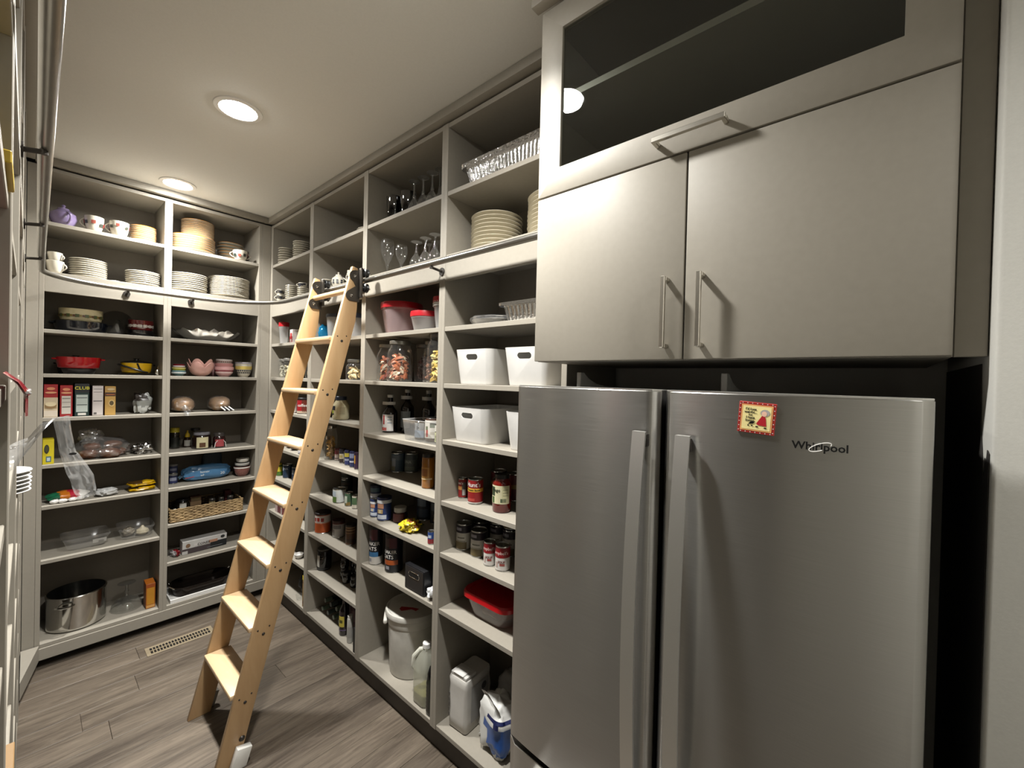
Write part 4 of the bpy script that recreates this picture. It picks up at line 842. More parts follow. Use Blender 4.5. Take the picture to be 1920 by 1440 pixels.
obj('tray_body', join(bev(box(-.195,-.125,0,.195,.125,.004),.001,1),bev(box(-.195,-.125,.004,.195,-.117,.024),.001,1),bev(box(-.195,.117,.004,.195,.125,.024),.001,1),bev(box(-.195,-.117,.004,-.187,.117,.024),.001,1),bev(box(.187,-.117,.004,.195,.117,.024),.001,1)), WHITE, t)
t = thing('roasting_pan','dark oval roasting pan with wire handles on a white tray','pan',(.815,3.575,BOT+.005)); R_ = lambda k,zz: [(a,b,zz) for a,b in rrect(.34*k,.20*k,.085*k,8)]
obj('pan_body', loft([R_(.88,0),R_(.93,.006),R_(.99,.06),R_(1.03,.064),R_(1.02,.067),R_(.96,.06),R_(.9,.01)],True,True), mat('29221d',.25,.6,name='dark_pan_metal'), t)
for s_ in (1,-1): obj('handle', tube([(s_*.16,-.05,.055),(s_*.185,-.045,.075),(s_*.185,.045,.075),(s_*.16,.05,.055)],.0045,8), STEEL, t)
bag('crumpled white plastic bag at the right end of the bottom back shelf', 1.062,3.52,BOT,.028,.04,.028,0, mat('cfcfcd',.35,bump=.4),37,.4,2.6,.9,name='plastic_bag')
# ============================================================ CONTENTS OF THE RIGHT SHELVES
# top shelf
stack('cream scalloped plate, %s of the left stack in the far right corner', 1.238,3.311,2.462,0.053,0.112, 7, wave=.03, group='left stack of scalloped plates', seed=11)
stack('cream scalloped plate, %s of the right stack in the far right corner', 1.25,3.071,2.462,0.056,0.116, 8, wave=.03, group='right stack of scalloped plates', seed=12)
o = obj('platter', xf(plate_vf(.12,.03,.03,14),s=(.9,1.1,1)), PORC, None, (1.33,2.50,A_)); tag(o,'cream scalloped platter lying alone on the top right shelf','platter')
o = obj('plate', xf(plate_vf(.07,.02,.03,14),s=1), PORC, None, (1.27,2.205,A_)); tag(o,'small cream plate at the edge behind the divider on the top shelf','plate')
SMOKE = clear('black_smoked_goblet',(.05,.05,.05),ior=1.9,rough=.01)
for i,(xx,yy,hh,rr) in enumerate(((1.27,1.965,.145,.040),(1.29,1.868,.150,.041),(1.39,1.93,.15,.041),(1.40,1.83,.15,.041),(1.385,1.745,.105,.032))):
    tag(obj('goblet', bowl_vf(rr,hh,.32,.0025), SMOKE, None,(xx,yy,A_)), ('black smoked glass goblet, '+['front left','front middle','rear left','rear right','short one on the right'][i]+' of the dark group'),'glass','black smoked goblets')
for i,dat in enumerate(((1.27,1.79,2.462,0.02,0.18),(1.27,1.715,2.462,0.022,0.179),(1.27,1.644,2.462,0.022,0.181),(1.35,1.688,2.462,0.02,0.242))):
    x_,y_,z_,r_,h_ = dat; wine('clear wine glass upside down on the top shelf, %s from the dark goblets' % ['first','second','third','fourth'][i], x_,y_,z_,.032,h_,True,group='upside down glasses on the top shelf')
# rail shelf
for i in range(2): cup('white flowered cup, %s of two stacked at the corner' % ['lower','upper'][i], 1.222,3.365,F_+.042*i,.027-.003*i,.052,3.0,None,['2f3038','5a5650'],group=None)
stack('white cream saucer, %s of the stack beside the two flowered cups', 1.245,3.218,2.188,0.042,0.105, 8, wave=.02, group='saucers beside the corner cups', seed=13, name='saucer', cat='saucer')
stack('white cream saucer, %s of the shorter stack behind the ladder top', 1.26,3.064,2.188,0.036,0.073, 6, wave=.02, group='shorter saucer stack behind the ladder', seed=14, name='saucer', cat='saucer')
cup('white cup on the shorter saucer stack behind the ladder top', (1.26,3.064,2.188,0.036,0.073)[0],(1.26,3.064,2.188,0.036,0.073)[1],F_+(1.26,3.064,2.188,0.036,0.073)[4]+.004,.030,.032,2.5,None,['2f3038'])
teapot('white teapot with dark floral print between the ladder rails', 1.25,2.526,2.188,0.041,0.103, 2.2, PORC, ['33353c','6a6258','33353c','4a4c50'], spout=False)
cup('white square creamer jug with dark print beside the floral teapot', 1.26,2.4,2.188,0.018,0.096, 2.2, PORC, ['33353c'], name='creamer', cat='jug')
stack('white cream saucer, %s of the stack left of the floral teapot', 1.24,2.651,2.188,0.037,0.069, 6, wave=.02, group='saucers beside the floral teapot', seed=15, name='saucer', cat='saucer')
for i,dat in enumerate(((1.29,2.16,2.188,0.026,0.217),(1.27,2.021,2.188,0.036,0.205),(1.28,1.904,2.188,0.031,0.156),(1.38,2.152,2.188,0.031,0.219))):
    x_,y_,z_,r_,h_ = dat; wine('clear wine glass standing upright on the rail shelf, %s' % ['far left one','large one second from left','third one before the upturned glasses','one behind the large glass'][i], x_,y_,z_,min(r_,.045),h_,stem=.30,group='upright glasses on the rail shelf')
for i,dat in enumerate(((1.26,1.747,2.188,0.033,0.139),(1.26,1.674,2.188,0.032,0.143),(1.26,1.601,2.188,0.029,0.146),(1.37,1.787,2.188,0.028,0.162),(1.37,1.722,2.188,0.027,0.163))):
    x_,y_,z_,r_,h_ = dat; wine('clear stemmed glass turned upside down on the rail shelf, %s' % ['first in front','second in front','third in front by the divider','left one in the rear row','right one in the rear row'][i], x_,y_,z_,.0322,h_,True,stem=.36,group='upside down glasses on the rail shelf')
stack('large cream dinner plate, %s of the stack nearer the ladder', 1.35,1.284,2.188,0.113,0.168, 10, group='cream dinner plates, left stack', seed=16, m=mat('e6ddc6',.2,coat=.4,name='warm_cream_porcelain'))
stack('large cream dinner plate, %s of the taller stack by the cabinet edge', 1.345,.945,F_,.125,.165, 10, group='cream dinner plates, right stack', seed=17, m=mat('e6ddc6',.2,coat=.4,name='warm_cream_porcelain'))
def foil_pan(lbl,x,y,z,sx,sy,h,rz,rims=3,flute=44):
    t = thing('foil_pan',lbl,'pan',(x,y,z),rz); n = 8
    R_ = lambda k,zz,fl=0,g=0: [(a*k+g*math.copysign(1,a)+(.0022*fl*math.cos(i*PI) if abs(a) > sx*.30 or True else 0),b*k+g*math.copysign(1,b)+.0022*fl*math.cos(i*PI),zz) for i,(a,b) in enumerate(dense)]
    base = rrect(sx,sy,.03,n); dense = []
    for i in range(len(base)):
        a,b = Vector(base[i]),Vector(base[(i+1)%len(base)]); k = max(1,int((b-a).length/.010))
        for q in range(k): dense.append(tuple(a.lerp(b,q/k)))
    if len(dense)%2: dense.append(tuple((Vector(dense[-1])+Vector(dense[0]))/2))
    obj('pan_body', loft([R_(.84,0),R_(.86,.004,1),R_(.95,h*.86,1),R_(.965,h*.9),R_(.97,h-.004)],True,False), FOIL, t, ang=20)
    for k in range(rims): obj('rolled_rim', loft([R_(.965,h-.004+.006*k),R_(.965,h-.006+.006*k,0,.012),R_(.965,h-.001+.006*k,0,.014),R_(.965,h+.001+.006*k,0,.002)],False,False), FOIL, t)
    return t
foil_pan('stack of nested full size foil roasting pans on the top shelf by the cabinet', 1.325,1.115,A_+.001,.24,.50,.085,0)
# --- containers (l)
x_,y_,z_,r_,h_ = 1.25,3.358,1.877,0.044,0.165
tub('small clear plastic cup with red lids in the far right corner', x_,y_,z_,.034,h_, MILKY, 'b51a24',.028,.7)
carton('red and white printed carton beside the small red lidded cup', 1.25,(1.25,3.181,1.877,0.029,0.148)[1]-.02,L_,.045,.05,.098,-PI/2,'d9cdc8',((.0,1,.0,.5,'b3202a'),(.2,.8,.5,.75,'c43a3a'),(.2,.7,.08,.3,'e3d6d0')),(),None,'printed_carton')
bag('glossy blue foil bag standing left of the clear container', 1.25,2.697,L_,.036,.016,.05,0, mat('1f7fae',.2,.4,bump=.5,scale=18,name='blue_foil'),41,.2,2,.7)
x_,y_,z_,r_,h_ = 1.27,2.668,1.877,0.059,0.161
tub('clear round container with a dark lid between the ladder rails', 1.275,2.595,z_,.058,h_, MILKY, '3a4152',.016,.8)
x_,y_,z_,r_,h_ = 1.26,2.321,1.877,0.031,0.142
tub('stacked clear cups with a blue grey lid right of the ladder', x_,y_,z_,.040,h_, MILKY, '4a5672',.022,.75)
REDF = 'b81824'
tub('large round clear container with a thick red lid', 1.305,1.925,L_,.105,.165, clear('rosy_plastic',(.95,.80,.80),.34,(.72,.55,.55),1.45,.12), REDF,.026,.78)
tub('medium clear container with a white rim and red lid', 1.28,1.688,L_,.070,.098, MILKY, REDF,.022,.78)
t = tub('tall nested white rimmed cups under a red lid by the divider', 1.285,1.548,L_,.054,.155, MILKY, REDF,.022,.74)
for k in range(3): obj('cup_rim', lathe([(.053,.112+.009*k),(.0565,.112+.009*k),(.0565,.118+.009*k),(.053,.118+.009*k)],32), WHITE, t)
t = thing('foil_plates','shrink wrapped foil pie plates lying low on the shelf','plates',(1.33,1.24,L_))
obj('foil_plate', lathe([(0,.0),(.085,.0),(.108,.022),(.118,.024),(.119,.027),(.108,.026),(.085,.005),(0,.005)],40), FOIL, t); obj('foil_plate', lathe([(0,.008),(.085,.008),(.108,.030),(.118,.032),(.119,.035),(.108,.034),(.085,.013),(0,.013)],40), FOIL, t); obj('plastic_wrap', lathe([(0,.0),(.10,.0),(.122,.024),(.12,.038),(0,.039)],40,lambda a,r,z: .03*math.sin(9*a)), FILM, t)
foil_pan('half size foil pan with a crimped rim beside the cabinet', 1.30,.985,L_+.001,.20,.27,.066,0,2)
# --- jars (j)
jar('small jar of white dried slices in the far corner, left one', 1.235,3.315,J_,.036,.135,'cfc9b4','b5b3ae',n=46,size=.03,seed=3)
jar('small jar of white dried slices in the far corner, right one', 1.235,3.225,J_,.036,.14,'c9bfa2','b5b3ae',n=46,size=.03,seed=4)
jar('jar of pale dried slices just left of the first divider', 1.245,2.855,J_,.042,.145,'cdb27c','b5b3ae',n=46,size=.034,seed=5)
jar('tall jar of red dried strawberries left of the ladder rail', 1.265,2.60,J_,.046,.205,'a8262c','55534e',n=60,size=.04,seed=6,fills=('c0454a',))
jar('short jar of cream coloured dried slices right of the ladder', 1.25,2.30,J_,.052,.118,'cdb07a','77756f',n=46,size=.042,seed=7,fills=('d9c696',))
jar('tall jar of yellow dried apple slices by the divider', 1.27,2.178,J_,.048,.21,'cfb04e','77756f',n=70,size=.042,seed=8,fills=('d8c47c',))
jar('large jar of mixed red and white dried apple slices at the back left', 1.265,1.985,J_,.058,.195,'b0603a','9a9890',n=80,size=.05,seed=9,fills=('d6bfa4','8f3f2c'))
jar('largest front jar of mixed dried apple slices under the red lidded box', 1.245,1.845,J_,.064,.205,'a85a30','8a8880',n=96,size=.055,seed=10,fills=('dcc9ae','9a5a38'))
jar('dark jar of dried fruit behind, third from the left', 1.36,1.79,J_,.055,.195,'4a2c24','6d6b66',n=60,size=.045,seed=11,kind='nugget')
jar('jar of brown nuts half hidden beside the yellow apple jar', 1.30,1.645,J_,.05,.2,'7a4a30','77756f',n=70,size=.034,seed=12,kind='nugget')
jar('large jar of yellow dried apple rings right by the divider', 1.25,1.535,J_,.060,.225,'c9ab48','6a6862',n=84,size=.056,seed=13,fills=('d9c67c','c2a052'))
# --- white bins
def bin_mesh():
    W3,D3,H3 = .215,.31,.145; Rr = lambda k,zz,g=0: [(a*k+g*math.copysign(1,a),b*k+g*math.copysign(1,b),zz) for a,b in rrect(W3,D3,.03,7)]
    vf = loft([Rr(.87,0),Rr(.885,.006),Rr(.995,H3-.004),Rr(1,H3),Rr(.985,H3),Rr(.975,H3-.006),Rr(.865,.008)],True,True)
    a = obj('tmp',vf,WHITE,smooth=False); sl_ = []
    for cx,a0 in ((.022,-PI/2),(-.022,PI/2)):
        for i in range(9): an = a0+PI*i/8; sl_.append((cx+.0115*math.cos(an),.0115*math.sin(an)))
    v,f = prism(sl_,-.3,.3); v = [(q[0],q[2],q[1]+H3-.032) for q in v]; c = obj('tmp',(v,[g[::-1] for g in f]),WHITE,smooth=False)
    m_ = a.modifiers.new('cut','BOOLEAN'); m_.object = c; m_.operation = 'DIFFERENCE'; m_.solver = 'EXACT'
    dg = bpy.context.evaluated_depsgraph_get(); me = bpy.data.meshes.new_from_object(a.evaluated_get(dg)); me.name = 'bin_body'
    for q in (a,c): bpy.data.objects.remove(q)
    me.shade_smooth(); me.set_sharp_from_angle(angle=math.radians(35)); me.materials.clear(); me.materials.append(WHITE); return me
BM = bin_mesh()
shelf_bin('white plastic bin with a slot handle, upper left of the four',1.348,1.265,J_,BM); shelf_bin('white plastic bin with a slot handle, upper right under the cabinet',1.348,.985,J_,BM)
shelf_bin('white plastic bin with a slot handle, lower left of the four',1.348,1.285,B4,BM); shelf_bin('white plastic bin mostly hidden behind the refrigerator edge',1.348,.972,B4,BM)
# --- b
can('small white tin with a dark printed dot in the far corner', 1.208,3.057,1.389,0.023,0.1, 'd6d2cb', ((.35,.65,'2c2b2a',.35,.1),), lid='3a3835')
t = can('red coffee can with a black lid and white lettering behind the ladder', 1.245,2.965,B12,.046,.105, '9c1a20', ((.0,.16,'b9a58f'),(.1,.95,'6d2a1c',.9,1.1)), (('coffee',.55,.26,'e6ddd6',.25),), lid='191615')
can('dark spread jar partly hidden left of the mayonnaise', 1.255,2.623,1.389,0.02,0.104, '2c2522', ((.3,.7,'5a4a44',.8),), lid='17120f')
def mayo(lbl,x,y,z,r,h):
    t = thing('mayonnaise_jar',lbl,'jar',(x,y,z)); a = toward(x,y,.55)
    obj('jar_body', lathe([(0,.001),(r*.9,.001),(r,.01),(r*.97,h*.18),(r*.99,h*.5),(r*.98,h*.62),(r*.62,h*.82),(r*.6,h*.86),(0,h*.86)],28), mat('cfc6a4',.25,coat=.3,name='cream_mayonnaise'), t)
    obj('lid', lathe([(r*.66,h*.84),(r*.67,h*.99),(r*.64,h),(0,h)],24), p('1b2438',.35), t)
    obj('label_band', band(r*1.0,h*.42,h*.6,a-1.15,a-.25,12), p('1f2430'), t); obj('label_band', band(r*1.0,h*.28,h*.41,a-1.15,a-.5,10), p('a9b23a'), t); obj('label_band', band(r*1.0,h*.22,h*.27,a-1.1,a-.45,10), p('2b2f33'), t)
    for k in range(4): obj('label_band', band(r*1.0,h*(.26+.08*k),h*(.28+.08*k),a+.35,a+.95,8), p('8f8a72'), t)
    return t
mayo('large cream mayonnaise jar with a dark lid, front one', 1.247,2.455,1.389,0.049,0.14); mayo('second mayonnaise jar behind and right of the front one', 1.31,2.20,B12,.048,.135)
for i,(dat,lb) in enumerate((((1.305,2.016,1.351,0.04,0.205),'dark sauce bottle with a red and white label at the front left'),)):
    bottle(lb,*dat,'17100e','dcdad4',bands=((.05,.48,'d9d5d0',.95),(.06,.14,'b12a22',.5,-.45),(.22,.46,'a8222a',.14,-.42),(.25,.28,'8f98a0',.3,.45),(.33,.36,'8f98a0',.3,.45),(.40,.43,'8f98a0',.3,.45),(.74,.82,'c9c6c0',1.2)),sh=.52,nk=.7,neck=.36)
bottle('tall dark bottle with a silver cap behind the front bottle', 1.375,1.955,B3,.036,.235,'15100e','b9b7b2',bands=((.12,.5,'6d7478',.9),(.78,.86,'a5a3a0',1.2)),sh=.56,nk=.72,neck=.36)
bottle('second tall dark bottle with a silver cap farther right', 1.40,1.80,B3,.036,.235,'15100e','b9b7b2',bands=((.78,.86,'a5a3a0',1.2),),sh=.56,nk=.72,neck=.36)
t = thing('clear_bin','clear acrylic bin filled with sauce bottles','bin',(1.325,1.605,B3)); th = .003; W4,D4,H4 = .125,.145,.10
obj('bin_panel', join(box(-D4*.82,-W4,.001,D4*.82,W4,.004)), CLEARP, t, smooth=False)
def tq(a,b,c,d): return [a,b,c,d],[(0,1,2,3)]
obj('bin_panel', tq((-D4*.82,-W4,.004),(-D4*.82,W4,.004),(-D4*.9,W4*1.04,H4),(-D4*.9,-W4*1.04,H4)), CLEARP, t, smooth=False); obj('bin_panel', tq((D4*.82,-W4,.004),(D4*.82,W4,.004),(D4*.9,W4*1.04,H4),(D4*.9,-W4*1.04,H4)), CLEARP, t, smooth=False)
for s_ in (1,-1): obj('bin_panel', tq((-D4*.82,s_*W4,.004),(D4*.82,s_*W4,.004),(D4*.9,s_*W4*1.04,H4),(-D4*.9,s_*W4*1.04,H4)), CLEARP, t, smooth=False)
obj('bin_rim', tube([(-D4*.9,-W4*1.04,H4),(-D4*.9,W4*1.04,H4),(D4*.9,W4*1.04,H4),(D4*.9,-W4*1.04,H4)],.0018,6,True), clear('acrylic_rim',(.9,.9,.9),.4), t)
zc_ = B3+.005
bottle('short bottle with a grey and white whisk label in the clear bin', 1.255,1.665,zc_,.034,.088,'4a4238','20201f',bands=((.12,.92,'8f9aa8',.8),(.5,.92,'d3d2cd',.8),(.62,.68,'3b3a38',.1),(.55,.75,'4a4844',.07,-.2)),sh=.95,nk=.96,neck=.9,caph=.03,name='sauce_jar')
bottle('squat bottle with a white label and red figure in the clear bin', 1.262,1.583,zc_,.040,.108,'3a241a','2a2a28',bands=((.15,.92,'dcd8cf',1.0),(.2,.5,'a8221f',.17,-.4),(.5,.66,'4a5a34',.2,-.45),(.6,.8,'6d7a6a',.35,.35),(.3,.42,'b9b4a6',.3,.35)),texts=(('Wild',.78,.13,'3a3a34',.35),),sh=.93,nk=.95,neck=.85,caph=.03,name='sauce_jar')
bottle('small bottle with a green leaf label at the right of the clear bin', 1.245,1.518,zc_,.0215,.088,'3d3a22','20201f',bands=((.05,.55,'c5c79a',.9),(.1,.35,'5d7a34',.4),(.6,.92,'d3d0c4',.9)),sh=.93,nk=.95,neck=.85,caph=.03,name='sauce_jar')
bottle('brown bottle with a white cap standing in the clear bin', 1.36,1.585,zc_,.034,.19,'2a1612','cfccc5',bands=(),sh=.6,nk=.78,neck=.4)
jar('empty glass with a metal rim at the back of the clear bin', 1.37,1.67,zc_,.026,.16,None,'77756f')
# --- c
for i,(a,b,hx) in enumerate(((1.28,3.22,'4a2b26'),(1.27,3.10,'2e2a2c'),(1.30,2.98,'5b4a44'))):
    bag(['dark brown packet lying on the shelf behind the ladder','black packet lying in the middle behind the ladder','grey brown packet lying nearest the first divider'][i],a,b,C_,.05,.05,.022,i*.7,mat(hx,.35,bump=.4),50+i,.3,2.3,.8,name='packet',cat='packet')
can('low white tin in front of the dark packets behind the ladder', 1.225,2.93,C_,.030,.026,'d9d6d2',((.3,.7,'a9a4b4',.5),),lid='e3e1dc',name='low_tin')
t = jar('tall jar of golden noodles with a black and white cow print top', 1.27,2.625,C_,.040,.215,'b98a34',None,n=60,size=.036,seed=21); 
for i in range(9): a = 2.2+.42*(i%5); zz = .13+.028*(i//5); obj('printed_spot', band(.0408,zz,zz+.02,a,a+.22,5), p('e0ddd5' if i%2 else '1a1a1a'), t)
dl = ((1.283,2.558,1.121,0.017,0.074),(1.266,2.463,1.121,0.018,0.084),(1.259,2.383,1.121,0.018,0.086),(1.25,2.309,1.121,0.017,0.09),(1.238,2.238,1.121,0.015,0.094))
for i,(wr,bd,lb,ld) in enumerate((('c9b8b0',((.55,.9,'7d2f3a',.9),(.1,.2,'5a4a4a',.9)),'small red and white topped jar, first of the row of five','5a1f28'),('d2c9b0',((.0,.3,'3a2f2a',.9),(.72,.95,'2b2a33',.9),(.4,.6,'b9a86a',.6)),'small cream labelled jar, second of the row of five','26222a'),('2f3a6d',((.3,.45,'aab0c8',.9),(.6,.9,'c9bb4a',.9)),'small blue and yellow jar, third of the row of five','23264a'),('2b3560',((.3,.42,'c9cbd8',.9),(.62,.95,'8f97b5',.9)),'small blue and white jar, fourth of the row of five','23264a'),('3a2440',((.35,.9,'b98a2c',.5,-.6),),'small purple jar by the divider, last of the row of five','2b1a30'))):
    x_,y_,z_,r_,h_ = dl[i]; can(lb,x_,y_,z_,r_,h_,wr,bd,(),ld,name='small_jar',cat='jar')
carton('upright orange and yellow box by the divider behind the small jars', 1.30,2.155,C_,.03,.05,.115,-PI/2,'c9851f',((.1,.9,.05,.5,'d9d2c4'),),name='upright_box')
can('grey blue can with a yellow patch at the back of the shelf', 1.375,2.037,1.121,0.037,0.108, '3f5060', ((.05,.6,'77735a',.5,-.4),(.3,.75,'8d93a0',.35,-.2),(.65,.95,'59646f',1.2)))
can('grey green can with white lettering at the back of the shelf', 1.428,1.982,1.121,0.038,0.107, '59605e', ((.08,.3,'7d847a',.9),(.7,.95,'454c4e',1.2)), (('TUNA',.55,.2,'b9bfb8',-.35),))
t = bottle('tall amber jar with a black lid and gold label by the divider', 1.28,1.64,1.121,0.031,0.164, 'a3671c','17130f',bands=((.32,.62,'c08a3a',.8,-.2),(.36,.58,'8a4f1f',.55,-.2),(.26,.31,'d9b98a',1.1)),sh=.83,nk=.88,neck=.86,caph=.1,name='amber_jar')
bag('yellow snack bag standing behind the amber jar', 1.42,1.575,C_,.06,.03,.095,-PI/2, mat('a98a34',.35,bump=.4),57,.15,2,.65,name='snack_bag')
# Tomato shelf
REDC = '8e1a1c'
HB = ((.50,.66,'d9a23c'),(.0,.05,'c9c4bc'))
can('small red tomato sauce can with a yellow band at the far left', 1.284,1.395,1.121,0.02,0.088, REDC, ((.42,.62,'c98a4a',.8,-.4),(.1,.85,'5a5652',.5,.75),(.12,.45,'d0ccc6',.35,.75)), ((("Hunt's"),.76,.17,'d9c9c2',-.5),), lid=None)
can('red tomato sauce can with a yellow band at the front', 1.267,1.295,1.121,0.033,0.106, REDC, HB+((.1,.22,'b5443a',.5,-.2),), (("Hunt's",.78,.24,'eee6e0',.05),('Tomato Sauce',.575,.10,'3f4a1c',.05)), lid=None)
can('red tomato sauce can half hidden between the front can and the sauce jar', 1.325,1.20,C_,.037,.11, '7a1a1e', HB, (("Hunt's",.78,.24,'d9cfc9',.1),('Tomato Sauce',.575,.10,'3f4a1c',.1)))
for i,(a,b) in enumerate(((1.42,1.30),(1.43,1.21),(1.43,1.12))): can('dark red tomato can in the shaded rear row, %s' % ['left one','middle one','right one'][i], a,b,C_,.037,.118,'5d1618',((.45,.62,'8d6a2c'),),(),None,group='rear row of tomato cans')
t = bottle('tall red pasta sauce jar with a cream and green label', 1.267,1.142,1.121,0.038,0.151, '6d130d','1d1a18',bands=((.24,.72,'d8d1ad',1.25),(.44,.68,'1f3a24',.32,-.75),(.25,.42,'3a5a2a',.2,-.7),(.26,.72,'c9c39a',.4,.75),(.28,.38,'2f4a33',.32,.55),(.45,.47,'77745a',.28,.75),(.52,.54,'77745a',.28,.75),(.60,.62,'77745a',.28,.75)),texts=(('Prego',.60,.12,'1d2a1c',-.35),),sh=.76,nk=.84,neck=.72,caph=.085,name='pasta_sauce_jar')
# --- d
t = bottle('small lime squeeze bottle with a yellow top in the far corner', 1.246,3.378,0.895,0.024,0.092, '4f7a2c','d0bb2c',bands=((.35,.75,'d2c23a',1.2),),sh=.7,nk=.85,neck=.5,caph=.14,name='lime_bottle')
can('dark blue tall can with pale lettering behind the ladder, left one', 1.26,3.269,0.895,0.031,0.098, '22344a', ((.55,.9,'7a8794',.3,-.6),), (('TUNA',.7,.2,'b5bfc8',-.2),))
can('dark blue tall can with pale lettering behind the ladder, right one', 1.268,3.128,0.895,0.031,0.099, '1f2f45', ((.5,.85,'8a93a0',.4,-.4),))
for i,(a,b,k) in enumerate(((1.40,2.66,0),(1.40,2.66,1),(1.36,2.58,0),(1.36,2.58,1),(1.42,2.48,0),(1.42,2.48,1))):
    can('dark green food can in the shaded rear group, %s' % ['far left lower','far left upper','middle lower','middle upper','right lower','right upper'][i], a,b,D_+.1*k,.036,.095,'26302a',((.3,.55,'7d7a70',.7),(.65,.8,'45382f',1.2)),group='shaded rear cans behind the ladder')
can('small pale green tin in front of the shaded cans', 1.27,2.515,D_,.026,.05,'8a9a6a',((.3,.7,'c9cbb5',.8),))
can('white vegetable can with a green foot at the front', 1.236,2.432,0.895,0.037,0.082, 'd3d6d2', ((.0,.45,'5a7a3a',.65,-.55),(.5,.9,'b5c2cc',.5,-.5)))
can('tall grey can with a red fruit picture behind the white can', 1.39,2.35,D_,.038,.11,'8d8a88',((.15,.4,'9c3a24',.5,-.2),(.6,.9,'a9a7a5',.9)))
can('green and white bean can beside the divider', 1.239,2.323,0.895,0.023,0.078, '3f5a44', ((.2,.8,'b9c2b4',.5,-.4),(.0,.3,'7d6a3c',.6,.3)))
can('cream bean can right against the divider', 1.241,2.247,0.895,0.021,0.076, 'c9c2b2', ((.3,.9,'4f6a4a',.8),))
carton('tan cereal bar box at the back by the divider', 1.43,2.18,D_,.06,.05,.15,-PI/2,'b09a6a',((.1,.9,.5,.9,'8a744a'),),name='bar_box')
def canister(lbl,x,y,z,r,h,bl='24386b',pic='b59a6a',top=True):
    return can(lbl,x,y,z,r,h,bl,((.06,.26,'c9d0dc',.7,.1),(.32,.52,pic,.45,-.15),(.34,.5,'d9c9a0',.2,-.15),(.56,.78,'b9876a',.5,-.1),(.80,.98,'d6d8dc',PI) if top else (.8,.98,bl,PI)),(),'1b2648',name='canister',cat='canister')
canister('blue and white canister, lower of two at the left', 1.245,2.046,0.895,0.028,0.095, pic='9aa6c2'); x_,y_,z_,r_,h_ = 1.245,2.046,0.895,0.028,0.095
can('blue canister with a teal top, upper of two at the left', x_,y_,z_+h_+.005,r_,h_*.72,'2a3a5e',((.55,.95,'4f6a78',1.2),(.05,.4,'c9ced8',PI)),(),'18203a',name='canister',cat='canister')
canister('blue and white canister with round food pictures at the front', 1.25,1.967,0.895,0.037,0.12)
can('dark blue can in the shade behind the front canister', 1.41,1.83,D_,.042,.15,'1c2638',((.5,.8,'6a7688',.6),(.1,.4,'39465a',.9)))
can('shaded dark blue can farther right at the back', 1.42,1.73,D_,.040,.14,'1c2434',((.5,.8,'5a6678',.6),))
squat('jar with a white lid behind the yellow packet', *((1.295,1.887,0.895,0.028,0.061)[:2]),D_,.038,.075,'4a2420','c6c4be','6a3430',(.1,.9),name='spread_jar',cap=.32)
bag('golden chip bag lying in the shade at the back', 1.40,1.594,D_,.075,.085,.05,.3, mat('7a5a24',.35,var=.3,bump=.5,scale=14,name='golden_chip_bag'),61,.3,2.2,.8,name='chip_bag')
bag('bright yellow open packet crumpled at the shelf edge', 1.245,1.725,D_,.045,.048,.028,.3, mat('d8bf2c',.3,bump=.5,scale=20,name='bright_yellow_packet'),63,.5,2.6,.9,name='packet',cat='packet',patches=(('8a4a1c',lambda u,v,w: w > .5 and abs(u+.2) < .28 and v < .2),('3a4a2c',lambda u,v,w: u > .55)))
can('small blue and red drink can by the divider', 1.215,1.525,0.895,0.015,0.061, '2b4a8a', ((.0,.4,'8a2a30'),(.5,.75,'b9c2d2',.5)), (), None, name='drink_can')
# soup shelf
def soup(lbl,x,y,z,r,h,g=None): return can(lbl,x,y,z,r,h,'c3beb4',((.68,.99,'231a26'),(.78,.90,'9a96a0',.45,-.35),(.0,.3,'6a5a34',.9,-.1),(.3,.36,'8f8a7c',.6),(.45,.5,'6f6b60',.5)),(),None,name='soup_can',group=g)
soup('soup can with a black top and bean picture at the left front', 1.29,1.387,0.895,0.034,0.114); soup('soup can with a black top standing second in the left row', 1.285,1.285,D_,.036,.11)
soup('soup can with a black top in the middle beside the red cans', 1.375,1.365,D_,.034,.108); soup('soup can stacked on top at the left of the rear pair', 1.39,1.27,D_+.117,.036,.082); soup('soup can stacked on top at the right of the rear pair', 1.385,1.19,D_+.117,.036,.082)
soup('soup can under the left of the stacked rear pair', 1.39,1.27,D_,.036,.112); soup('soup can under the right of the stacked rear pair', 1.385,1.19,D_,.036,.112)
def redsoup(lbl,x,y,z,r,h): return can(lbl,x,y,z,r,h,'d4cfc9',((.55,.99,'8c121c'),(.12,.36,'b9a39a',.18,-.5),(.2,.3,'9c4a44',.35,.3)),(("Campbell's",.73,.17,'d9b9b4',-.1),('SOUP',.38,.12,'6d2420',.2)),None,name='soup_can')
redsoup('red and white condensed soup can, left of the front pair', 1.25,1.185,0.895,0.026,0.097); redsoup('red and white condensed soup can, right of the front pair', 1.254,1.118,0.895,0.03,0.099)
for i,(a,b) in enumerate(((1.33,1.06),(1.33,.97),(1.41,1.02))): redsoup('red and white soup can in the shade behind, %s' % ['left one','right one','rear one'][i], a,b,D_,.034,.105)
